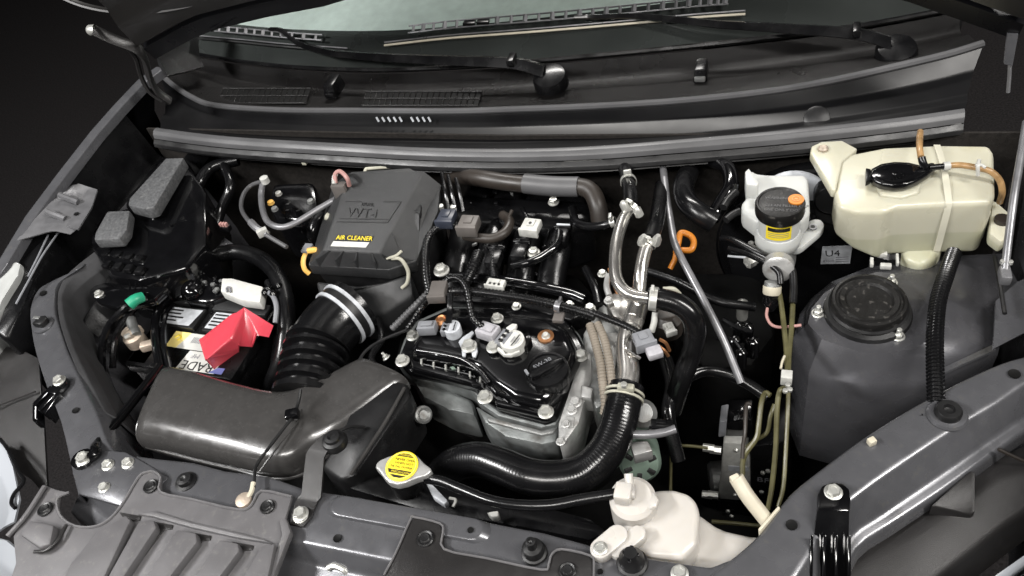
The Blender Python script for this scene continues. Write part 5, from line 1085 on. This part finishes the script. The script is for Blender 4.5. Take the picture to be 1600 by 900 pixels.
O('ear_hole', lathe(p, Z_, [(3.6*s, 0), (3.5*s, .0012), (0, .0012)], 12), 'print_black', rv)
O('bracket_plate', lathe(PY(1240, 318, .345), (0, -1, .15), [(.052, -.004), (.052, .0), (.048, .003), (0, .003)], 40), 'print_silver', rv)  # added pale disc: light caught by the booster rim put into its colour
mc = T('master_cylinder', 'cast alloy brake master cylinder under the white reservoir', 'cylinder', P(1215, 415, -.04))
O('cylinder_body', tube([PY(1226, 390, .30), PY(1222, 408, .22), PY(1217, 420, .17)], 0, 20, world=True, rm=.017), 'cast_alloy', mc)
O('cylinder_cap', lathe(PY(1216, 420, .165), (0, -1, .2), [(.019, -.01), (.019, .002), (.015, .005), (0, .005)], 26), 'alloy', mc)
O('port', tube([(1198, 405, .0), (1186, 404, .0), (1176, 408, -.0)], 7, 12), 'zinc', mc); O('port_nut', lathe(P(1172, 409, .0), (-.7, -.7, 0), [(.008, -.005), (.008, .005), (.004, .006), (0, .004)], 6), 'zinc', mc)
for x, y in ((1173, 382), (1184, 380), (1186, 387), (1176, 388)): O('screw', lathe(P(x, y, .0), Z_, [(.004, 0), (.004, .003), (0, .004)], 8), 'white_plastic', mc)
O('rod', tube([(1137, 400, .0), (1160, 402, .0), (1176, 403, .0)], 1.8, 8), 'print_silver', mc)
thing1('hose', tube([(1128, 372, .01), (1146, 376, .02), (1180, 394, .024), (1214, 410, .024), (1236, 420, .02), (1240, 444, .012), (1239, 474, .004)], 6, 10), 'satin_black', 'upper black clutch hose crossing in front of the master cylinder', 'hose')
thing1('hose', tube([(1140, 388, .01), (1166, 396, .02), (1196, 410, .026), (1216, 424, .024), (1220, 444, .016)], 5, 10), 'satin_black', 'lower black clutch hose crossing in front of the master cylinder', 'hose')
sw = T('pressure_switch', 'cream and black brake switch with a pink wire below the master cylinder', 'switch', P(1205, 480, -.03))
c = P(1207, 444, .01); d = (P(1204, 486, -.02)-c).normalized(); s = mpp(c)
O('switch_top', lathe(c, d, [(0, -6*s), (12*s, -4*s), (13*s, 4*s)], 20), 'cast_alloy', sw); O('switch_band', lathe(c, d, [(13.5*s, 2*s), (14*s, 4*s), (14*s, 14*s), (13*s, 16*s)], 20), 'cream_plastic', sw)
O('switch_boot', lathe(c, d, [(13*s, 15*s), (13*s, 30*s), (9*s, 38*s), (5*s, 44*s), (0, 44*s)], 20), 'gloss_black', sw)
O('wire', tube([(1199, 482, -.01), (1198, 494, -.008), (1204, 506, -.006), (1216, 511, -.004), (1236, 510, .004), (1252, 508, .006)], 2.4, 8), 'pink_wire', sw)

# ================================================================ WASHER TANK
wt = T('washer_tank', 'large yellowish white washer fluid tank at the upper right', 'tank', P(1430, 380, -.03))
tp = [(1304, 300), (1312, 246), (1326, 240), (1382, 229), (1468, 225), (1546, 226), (1554, 238), (1556, 306), (1549, 316), (1480, 318), (1400, 322), (1384, 330), (1340, 330), (1310, 322)]
topr = poly(tp, .07); botr = [p-Z_*(.085 if q_[0] > 1375 else .046+.039*max(0, min(1, (q_[0]-1304)/71))) for p, q_ in zip(topr, tp)]
t_ = loft([topr, botr]); bmesh.ops.recalc_face_normals(t_, faces=t_.faces)
bmesh.ops.bevel(t_, geom=list(t_.edges), offset=.010, segments=4, affect='EDGES', clamp_overlap=True, profile=.5)
O('tank_body', t_, 'yellow_tank', wt)
O('tank_step', prism(poly([(1330, 322), (1345, 318), (1400, 324), (1480, 322), (1552, 320), (1546, 338), (1500, 345), (1400, 346), (1362, 343), (1340, 334)], .040), (0, 0, -.046), .008, seg=3), 'yellow_tank', wt)
O('filler_boss', prism(poly([(1362, 272), (1376, 284), (1400, 290), (1428, 286), (1442, 274), (1436, 300), (1410, 308), (1376, 304)], .074), (0, 0, -.03), .006, seg=3), 'yellow_tank', wt)
O('front_rib', prism(poly([(1368, 330), (1376, 328), (1376, 345), (1368, 347)], .052), (0, 0, -.05), .003), 'yellow_tank', wt)
O('tank_lug', prism(poly([(1266, 238), (1268, 228), (1283, 221), (1316, 219), (1340, 232), (1316, 252), (1306, 296), (1300, 296)], .073), (0, 0, -.014), .004, seg=3), 'yellow_tank', wt)
p = P(1286, 232, .0745); s = mpp(p); O('lug_bolt', lathe(p, Z_, [(8*s, -.002), (8*s, .001), (5*s, .003), (0, .003)], 16), 'terminal_metal', wt)
O('side_ear', prism(poly([(1550, 310), (1560, 316), (1578, 332), (1573, 372), (1564, 378), (1546, 364)], .03), (0, 0, -.02), .004), 'yellow_tank', wt)
p = P(1566, 344, .032); O('ear_grommet', lathe(p, Z_, [(.009, -.002), (.009, .003), (.005, .004), (0, .002)], 16), 'rust_rubber', wt)
sA = [P(1459, 226, .0735), P(1464, 240, .0735), P(1470, 262, .0735), P(1475, 296, .0735)]; sB = P(1477, 314, .070)
w5 = Vector((.0075, 0, 0)); sc5 = sA+[sB+Vector((0, -.003, 0)), sB+Vector((0, -.006, -.012)), sB+Vector((0, -.007, -.05)), sB+Vector((0, -.007, -.078))]
O('seam_strap', sheet([[p_ for p_ in sc5], [p_+w5 for p_ in sc5]], .003, .002), 'yellow_strap', wt)
O('seam_line', tube([P(1312, 316, .045)+Vector((-.004, -.0, -.03)), P(1400, 326, .04)+Vector((0, -.003, -.022)), P(1540, 322, .04)+Vector((0, -.003, -.022))], 0, 6, world=True, rm=.0018), 'yellow_tank', wt)
O('tank_foot', prism(poly([(1404, 356), (1474, 352), (1476, 380), (1462, 404), (1440, 414), (1412, 402)], -.008), (0, 0, -.05), .008, seg=3), 'yellow_tank', wt)
cap_o = [(1358, 272), (1364, 263), (1378, 256), (1398, 253), (1420, 254), (1436, 258), (1456, 254), (1464, 260), (1452, 270), (1436, 280), (1418, 287), (1396, 289), (1376, 286), (1364, 280)]
wc = O('washer_cap', prism(poly(cap_o, .088), (0, 0, -.012), .004, seg=3), 'gloss_black', wt, label='black oval cap with a side spout')
O('cap_rim', prism(poly([(x+(x-1405)*.04, y+(y-271)*.06) for x, y in cap_o], .080), (0, 0, -.006), .002), 'satin_black', wc)
O('cap_tab', prism(poly([(1353, 262), (1361, 264), (1361, 280), (1353, 284)], .084), (0, 0, -.008), .001), 'satin_black', wc)
O('spout', tube([(1446, 262, .088), (1442, 254, .094), (1440, 246, .098)], 6, 10), 'satin_black', wc); O('spout', tube([(1452, 262, .088), (1462, 261, .088), (1474, 260, .088)], 5, 10), 'satin_black', wc)
for x, y in ((1400, 276), (1406, 278), (1398, 270), (1410, 272), (1396, 280), (1384, 264)): O('cap_stud', lathe(P(x, y, .0882), Z_, [(.0025, -.001), (.002, .0012), (0, .0015)], 8), 'gloss_black', wc)
O('cap_ridge', tube([(1368, 276, .0875), (1384, 284, .0875), (1406, 286, .0875), (1428, 279, .0875)], 2.2, 6), 'gloss_black', wc)
tag(O('washer_tube', tube([(1439, 246, .098), (1437, 232, .1), (1437, 218, .095), (1438, 206, .085)], 5, 10), 'amber_tube'), 'amber washer tube rising from the black cap to the cowl', 'tube', 'amber washer tubes')
wt2 = T('washer_tube', 'amber washer tube with a white clamp curving over the right end of the tank', 'tube', P(1520, 262, .08), 'amber washer tubes')
O('tube_body', tube([(1472, 260, .088), (1500, 258, .088), (1526, 262, .088), (1548, 268, .085), (1562, 282, .075), (1566, 300, .06), (1562, 316, .04)], 5, 10), 'amber_tube', wt2)
O('tube_collar', tube([(1474, 260, .088), (1484, 259, .088)], 7, 10), 'white_plastic', wt2)
O('tube_clamp', tube([(1530, 250, .098), (1528, 260, .096), (1528, 274, .084)], 3, 8), 'white_plastic', wt2); O('tube_clamp', tube([(1524, 258, .097), (1534, 258, .097), (1540, 262, .096)], 2.4, 8), 'white_plastic', wt2)
wp = T('washer_pump', 'dark washer pump with white tabs below the washer tank', 'pump', P(1385, 400, -.03))
O('pump_body', lathe(P(1386, 398, -.03), Z_, [(.02, -.03), (.02, .01), (.014, .016), (0, .016)], 16), 'satin_black', wp)
for x, y, w_, h_ in ((1378, 394, 14, 18), (1362, 410, 5, 16), (1384, 416, 16, 8), (1402, 406, 4, 22)): p = P(x, y, -.01); s = mpp(p); O('pump_tab', box(p, w_*s, h_*s, 8*s, s), 'white_plastic', wp)

# ================================================================ STRUT TOWER
st = T('strut_tower', 'grey painted strut tower under the washer tank', 'strut tower', P(1380, 560, -.2))
tow_in = [(1262, 505), (1268, 482), (1288, 458), (1320, 438), (1370, 425), (1420, 428), (1456, 445), (1472, 480), (1466, 522), (1428, 546), (1350, 553), (1284, 530)]
tow_out = [(1240, 527), (1250, 490), (1268, 466), (1300, 440), (1370, 412), (1450, 402), (1566, 396), (1590, 440), (1562, 538), (1458, 589), (1350, 602), (1264, 582)]
pin, pout = path([(x, y, -.012) for x, y in tow_in]), path([(x, y, -.042) for x, y in tow_out])
cen = sum(pin, Vector())/12
t_ = loft([[cen+(p-cen)*.3 for p in pin], pin, pout, [p+Vector((0, -.006, -.012)) for p in pout], [p+(cen-p)*.02+Z_*-.19 for p in pout]])
es = [e for e in t_.edges if len(e.link_faces) == 2 and e.calc_face_angle(0) > R(14)]; bmesh.ops.bevel(t_, geom=es, offset=.010, segments=4, affect='EDGES', clamp_overlap=True, profile=.5)
O('tower_shell', t_, 'shaded_grey_paint', st, angle=30)
O('pressed_flange', sheet([path([(1462, 580, -.036), (1500, 562, -.036), (1552, 538, -.036)]), path([(1464, 588, -.034), (1502, 570, -.034), (1556, 546, -.034)])], .003, .001), 'grey_paint', st)
for k in range(7):
    q_ = P(1292+k*26, 592+4*math.sin(k*.6), -.047); O('spot_weld', lathe(q_, (0, -.6, .6), [(.003, -.001), (.0028, .0006), (0, .0009)], 10), 'shaded_grey_paint', st)
for x, y in ((1278, 490), (1403, 526), (1392, 442)): p = P(x, y, -.013); put('nut', NUT, st, p, .0062)
hole(st, 1394, 570, -.034, 2.4); hole(st, 1390, 579, -.034, 2.4)
smt = T('strut_mount', 'round dusty black rubber strut mount cap', 'strut mount', P(1358, 480, -.02))
p = P(1358, 470, .008); s = mpp(p)
O('mount_base', lathe(p, Z_, [(62*s, -.022), (66*s, -.020), (64*s, -.015), (57*s, -.013), (59*s, -.009), (56*s, -.006)], 44), 'rubber', smt)
O('mount_cap', lathe(p, Z_, [(56*s, -.008), (57*s, -.001), (54*s, .003), (50*s, .0035), (48*s, .001), (45*s, .001), (43*s, .0035), (36*s, .003), (33*s, .0), (0, .0)], 48), 'strut_rubber', smt)
fr2 = T('fender', 'dark right fender wall beside the washer tank', 'fender', Vector((.78, .2, -.5)))
O('inner_wall', sheet([[Vector((.74+.01*math.sin(y*20), y, z)) for y in (-.1, .05, .18, .3, .42)] for z in (.06, -.02, -.12, -.3)], .003, .004), 'shaded_grey_paint', fr2)
O('gutter', sheet([[Vector((x, y, z)) for y in (.05, .18, .3, .46)] for x, z in ((.742, .062), (.765, .068), (.78, .085), (.80, .085))], .003, .003), 'grey_paint', fr2)
O('side_skin', sheet([[Vector((x+dx*max(0, .2-y)*.3, y, z)) for y in (-.22, -.05, .1, .25, .46)] for x, z, dx in ((.80, .084, -.6), (.84, .07, -.6), (.87, -.05, -.6), (.88, -.3, -.6), (.87, -.62, -.6))], .003, .006), 'body_black', fr2)
O('tower_brace', sheet([path([(1556, 470, -.01), (1590, 440, -.01), (1640, 420, -.01)]), path([(1552, 545, -.02), (1600, 520, -.02), (1660, 500, -.02)])], .003, .002), 'grey_paint', fr2)
rod = T('stay_rod', 'pale metal stay rod leaning at the right edge beside the washer tank', 'rod', P(1570, 440, .0))
O('rod_body', tube([(1604, 190, .13), (1594, 250, .11), (1584, 310, .09), (1575, 380, .06), (1570, 425, .04)], 6, 10), 'grey_rod', rod)
O('rod_end', box(P(1570, 430, .038), .012, .022, .014, .003), 'grey_rod', rod)
for x, y in ((1566, 411), (1578, 412)): O('rod_pin', lathe(P(x, y, .046), Z_, [(.003, 0), (.003, .004), (0, .005)], 8), 'zinc', rod)
cond('long ribbed black conduit hanging down in front of the strut tower', [(1490, 396, .0), (1478, 430, .012), (1466, 470, .014), (1461, 520, .014), (1461, 570, .01), (1463, 632, -.0)], 13, 'hose_black', 6, .14)
thing1('cable', tube([(1554, 400, .0), (1562, 440, .005), (1570, 490, -.0)], 3.5, 8), 'rubber', 'thin black cable on the right of the ribbed conduit', 'cable')

# ================================================================ FIREWALL FITTINGS, RODS
thing1('prop_rod', tube([(1036, 262, .02), (1042, 310, .02), (1050, 360, .02), (1056, 384, .018), (1066, 406, .014), (1100, 470, -.01), (1130, 530, -.035), (1158, 598, -.07)], 6, 10), 'grey_rod', 'grey metal rod slanting down from the firewall beside the orange dipstick', 'rod')
dp = T('dipstick', 'orange dipstick loop in front of the firewall', 'dipstick', P(1060, 400, .0))
O('handle_loop', tube([(1056, 396, .01), (1060, 378, .018), (1064, 364, .022), (1078, 368, .02), (1084, 378, .016), (1080, 390, .012), (1066, 391, .01), (1056, 390, .01)], 5, 10), 'orange_plastic', dp)
O('handle_stem', tube([(1057, 394, .01), (1054, 406, .004), (1047, 420, -.004)], 4.5, 10), 'orange_plastic', dp)
thing1('hose', tube([(1080, 262, .0), (1068, 290, .02), (1074, 316, .03), (1094, 334, .03), (1116, 348, .02)], 17, 14), 'satin_black', 'fat black hose bending in front of the felt firewall', 'hose')
thing1('hose', tube([(1112, 250, .02), (1136, 262, .03), (1142, 290, .03), (1128, 316, .02), (1112, 342, .01)], 12, 12), 'gloss_black', 'glossy black hose left of the brake booster', 'hose')
for pts, l in (((( 1150, 300, .03), (1138, 312, .03), (1130, 324, .03)), 'upper small vacuum nipple left of the brake reservoir'), (((1156, 330, .03), (1144, 336, .03), (1134, 344, .03)), 'lower small vacuum nipple left of the brake reservoir')):
    thing1('vacuum_fitting', tube(list(pts), 6, 10), 'rubber', l, 'fitting')
tag(O('hard_line', tube([(570, 278, .03), (571, 266, .034), (580, 263, .034), (640, 259, .034), (720, 255, .034), (740, 256, .034)], 2.6, 8), 'bone_plastic'), 'pale line with a bent end above the air filter box', 'line')
tag(O('hard_line', tube([(740, 257, .034), (800, 258, .034), (860, 256, .034), (920, 254, .034), (1000, 254, .034)], 1.8, 8), 'bone_plastic'), 'thin pale line running under the seal at mid firewall', 'line')
tag(O('hard_line', tube([(812, 256, .036), (838, 250, .038), (856, 246, .038)], 3, 8), 'grey_rod'), 'short grey slanting line under the seal', 'line')
tag(O('hard_line', prism(poly([(880, 249), (940, 246), (942, 250), (884, 252)], .04), (0, 0, -.004), .001), 'white_plastic'), 'white strip under the seal right of the grey slanting line', 'line')
for x, y, w_, h_, m_, l in ((791, 252, 14, 9, 'bone_plastic', 'pale clip under the middle of the seal'), (366, 234, 20, 7, 'bone_plastic', 'ragged pale clip under the left end of the seal'), (480, 248, 8, 16, 'bone_plastic', 'pale hook clip under the seal left of the air filter box'), (976, 248, 8, 8, 'bone_plastic', 'small pale clip left of the ribbed conduit under the seal'), (1380, 214, 22, 5, 'bone_plastic', 'pale hook under the seal above the washer tank')):
    p = P(x, y, .03); s = mpp(p); t = T('clip', l, 'clip', p); O('clip_body', box(p, w_*s, h_*s*1.6, 6*s, s), m_, t); O('clip_leg', tube([(x+w_*.3, y, .032), (x+w_*.7, y+4, .028), (x+w_*1.3, y+5, .026)], 2, 6), m_, t)
# dark fittings in the shade between engine and booster
gb = T('gearbox', 'dark gearbox fittings in the shade right of the engine', 'gearbox', P(1130, 520, -.3))
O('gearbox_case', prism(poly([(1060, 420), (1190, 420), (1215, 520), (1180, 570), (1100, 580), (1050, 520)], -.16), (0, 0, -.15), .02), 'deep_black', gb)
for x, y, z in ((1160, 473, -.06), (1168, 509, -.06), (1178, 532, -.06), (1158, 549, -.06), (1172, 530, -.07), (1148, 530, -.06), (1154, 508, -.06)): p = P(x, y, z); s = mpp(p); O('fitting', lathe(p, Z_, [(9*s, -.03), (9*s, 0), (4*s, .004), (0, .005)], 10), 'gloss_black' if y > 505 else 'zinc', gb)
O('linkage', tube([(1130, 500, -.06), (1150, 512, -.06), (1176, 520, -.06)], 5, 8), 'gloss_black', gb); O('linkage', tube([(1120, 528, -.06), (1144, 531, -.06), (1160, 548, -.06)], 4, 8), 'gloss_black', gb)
al = T('alternator', 'pale green and grey alternator under the radiator hose end', 'alternator', P(1005, 720, -.2))
p = P(1000, 722, -.09); O('housing', lathe(p, (.2, -.75, .6), [(.026, -.05), (.026, 0), (.022, .006), (.012, .008), (0, .008)], 26), 'mint', al)
for k in range(6):
    a = k/6*2*math.pi; ax2 = Vector((.2, -.75, .6)).normalized(); u_ = ax2.cross(X_).normalized(); v_ = ax2.cross(u_)
    O('vent_slot', box(p+ax2*.007+(u_*math.cos(a)+v_*math.sin(a))*.016, .010, .006, .004, .001, ((u_*math.cos(a)+v_*math.sin(a)), ax2.cross(u_*math.cos(a)+v_*math.sin(a)), ax2)), 'print_black', al)
O('bracket', prism(poly([(984, 690), (1012, 688), (1020, 704), (990, 712)], -.05), (0, 0, -.02), .002), 'alloy', al); O('pulley', lathe(P(1004, 646, -.05), (.2, -.4, .9), [(.018, -.02), (.018, 0), (.012, .007), (0, .009)], 20), 'cast_alloy', al)
thing1('pipe', tube([(978, 678, -.03), (1010, 679, -.03), (1036, 676, -.03), (1056, 670, -.028)], 7, 12), 'grey_rod', 'short grey pipe stub right of the radiator hose', 'pipe')
conn('small black connector above the grey pipe stub', 1034, 664, -.03, 34, 14, 'gloss_black', 12, .1)

# ================================================================ FRONT COVERS
g1 = T('grille_cover', 'ribbed grey plastic grille cover at the lower left', 'cover', P(250, 850, .0))
o = [(72, 758), (86, 764), (108, 769), (92, 776), (90, 792), (96, 808), (116, 820), (145, 822), (168, 812), (190, 788), (216, 746), (226, 738), (240, 737), (251, 745), (251, 769), (371, 796), (392, 790), (408, 767), (456, 776), (446, 809), (453, 831), (430, 892), (415, 950), (0, 950), (24, 880), (20, 838), (40, 806), (64, 762)]
O('cover_panel', prism(poly(o, .010), (0, 0, -.006), .002), 'cover_plastic', g1)
O('cover_edge', tube([(108, 769, .011), (91, 778, .011), (90, 794, .011), (98, 810, .011), (118, 822, .011), (146, 823, .011), (170, 812, .011), (192, 786, .011), (216, 746, .011), (228, 738, .011), (240, 737, .011), (251, 746, .011), (251, 769, .011), (300, 780, .011), (371, 796, .011), (392, 790, .011), (408, 767, .011), (456, 776, .011)], 2.2, 6, sub=3), 'cover_plastic', g1)
O('cover_edge', prism(poly([(446, 808), (454, 830), (430, 892), (415, 950), (400, 950), (424, 880), (440, 835), (436, 812)], .016), (0, 0, -.01), .002), 'cover_plastic', g1)
O('step', prism(poly([(214, 803), (236, 806), (300, 824), (372, 840), (424, 848), (410, 842), (372, 832), (300, 816), (240, 798)], .015), (0, 0, -.006), .002), 'cover_plastic', g1)
tiles = [[(154, 826), (196, 804), (204, 812), (140, 950), (70, 950), (110, 880)], [(216, 814), (240, 812), (244, 824), (190, 905), (170, 950), (140, 950)], [(276, 826), (306, 832), (308, 846), (262, 905), (240, 950), (196, 950)], [(342, 842), (372, 848), (374, 860), (340, 905), (318, 950), (272, 950)], [(408, 852), (430, 848), (418, 905), (405, 950), (350, 950)], [(45, 812), (84, 820), (78, 850), (60, 856), (30, 835)]]
for t_px in tiles: O('raised_panel', prism(poly(t_px, .022), (0, 0, -.013), .003), 'cover_plastic', g1)
for (hx, hy, tx, ty) in ((212, 804, 108, 915), (262, 818, 186, 915), (322, 835, 262, 915), (388, 850, 334, 915)):
    O('slot', prism(poly([(hx-26, hy-4), (hx+8, hy+2), (hx+6, hy+9), (hx-6, hy+10), (tx+4, ty), (tx-6, ty), (hx-18, hy+8)], .0115), (0, 0, -.003), .0005), 'cover_dark', g1)  # dark strips: shade of the channels put into the colour
O('edge_rib', tube([(104, 820, .016), (90, 845, .016), (72, 860, .016), (54, 862, .014)], 3, 8), 'cover_dark', g1); O('edge_rib', tube([(70, 760, .014), (40, 806, .014), (12, 838, .012)], 4, 8), 'cover_plastic', g1)
for x, y in ((71, 796), (236, 760), (418, 792)):
    p = P(x, y, .0115); put('clip', CLIP, g1, p, 12*mpp(p))
g2 = T('grille_cover', 'dark plastic cover with two push clips at the bottom centre', 'cover', P(770, 870, .0))
o = [(641, 812), (648, 808), (688, 818), (691, 830), (694, 858), (760, 872), (846, 890), (857, 882), (862, 866), (878, 858), (922, 868), (928, 884), (926, 960), (590, 960), (598, 900), (616, 868)]
O('cover_panel', prism(poly(o, .008), (0, 0, -.007), .002), 'cover_dark', g2)
O('cover_edge', tube([(600, 898, .009), (618, 864, .009), (641, 812, .009), (648, 808, .009), (688, 818, .009), (692, 832, .009), (694, 858, .009), (760, 872, .009), (846, 890, .009), (857, 882, .009), (862, 866, .009), (878, 858, .009), (922, 868, .009), (928, 884, .009), (926, 930, .009)], 2, 6, sub=3), 'cover_plastic', g2)
for x, y in ((665, 842), (887, 892)):
    p = P(x, y, .0085); put('clip', CLIP, g2, p, 14*mpp(p))
def stop(label, x, y, r_, h, cone):
    t = T('rubber_stop', label, 'rubber stop', P(x, y, 0), 'rubber stops on the front crossmember'); p = P(x, y+8, .003); s = mpp(p); r = r_*s
    pr = [(r*1.25, 0), (r*1.2, .003), (r, .004), (r, h*.45), (r*.9, h*.55)]+([(r*.5, h), (0, h)] if cone else [(r*.5, h*.6), (r*.45, h), (r*.25, h*1.02), (0, h*.8)])
    O('stop_body', lathe(p, Z_, pr, 26), 'rubber', t)
    if cone:
        for k in range(4): a = k*math.pi/2; O('stop_fin', box(p+Vector((math.cos(a)*r*.5, math.sin(a)*r*.5, h*.7)), .004, .004, h*.5, .001), 'gloss_black', t)
stop('rubber stop with a nipple on the front crossmember, left of the white tank lug', 835, 856, 17, .026, False)
stop('glossy cone shaped rubber stop beside the white tank lug', 988, 872, 20, .024, True)
hk = T('hood_latch', 'silver hood latch peeking out at the bottom left of centre', 'latch', P(525, 893, -.02)); O('latch_hook', tube([(512, 888, -.02), (522, 884, -.018), (536, 890, -.02), (548, 902, -.03)], 5, 8), 'zinc', hk); O('latch_plate', prism(poly([(508, 892), (530, 890), (556, 910), (520, 915)], -.03), (0, 0, -.006), .001), 'shaded_grey_paint', hk)

# ================================================================ DARK HOSES AND LOOMS IN THE SHADE
for l, pts, rp, m in (
 ('black hose crossing the shade below the prop rod', [(1060, 600, -.10), (1100, 580, -.10), (1150, 590, -.11), (1200, 620, -.12)], 9, 'hose_black'),
 ('black hose running down right of the radiator hose', [(1040, 560, -.08), (1050, 600, -.09), (1044, 650, -.10), (1060, 720, -.14)], 11, 'hose_black'),
 ('thin black hose along the foot of the felt firewall', [(1000, 420, -.06), (1060, 440, -.05), (1120, 470, -.05), (1180, 480, -.06)], 7, 'satin_black'),
 ('black hose behind the battery running to the firewall', [(330, 380, -.06), (345, 330, -.03), (360, 290, .0), (350, 256, .01)], 8, 'hose_black'),
 ('black hose between the fuse box and the firewall', [(300, 330, -.04), (310, 290, -.0), (330, 262, .01), (372, 250, .01)], 9, 'satin_black'),
 ('black hose low between the battery and the air hose', [(420, 440, -.08), (436, 500, -.10), (430, 570, -.12)], 8, 'hose_black'),
 ('black wire loom below the air filter box outlet', [(590, 500, -.05), (596, 530, -.05), (580, 560, -.05), (600, 590, -.06)], 6, 'satin_black'),
 ('black hose left of the steel water outlet pipe', [(915, 420, -.04), (930, 450, -.03), (936, 476, -.03)], 7, 'hose_black')):
    thing1('hose', tube(pts, rp, 10), m, l, 'hose')
ch = T('harness_plug', 'black wiring plugs on the side of the fuse box', 'plug', P(200, 410, -.02))
for k in range(8):
    x, y = 168+(k % 4)*17, 396+(k//4)*18+(k % 4)*3; p = P(x, y, -.004); s = mpp(p)
    O('plug_body', box(p, 13*s, 14*s, 9*s, 2*s), 'satin_black', ch)

t = T('clip', 'small beige clip stuck on the rear edge of the right side beam', 'clip', P(1362, 690, .004)); p = P(1362, 690, .006); O('clip_body', box(p, .008, .007, .008, .001, ((X_+Y_*.7).normalized(), (Y_-X_*.7).normalized(), Z_)), 'cream_plastic', t)
O('clip_leg', box(p-Z_*.008, .004, .004, .01, .0005), 'cream_plastic', t)
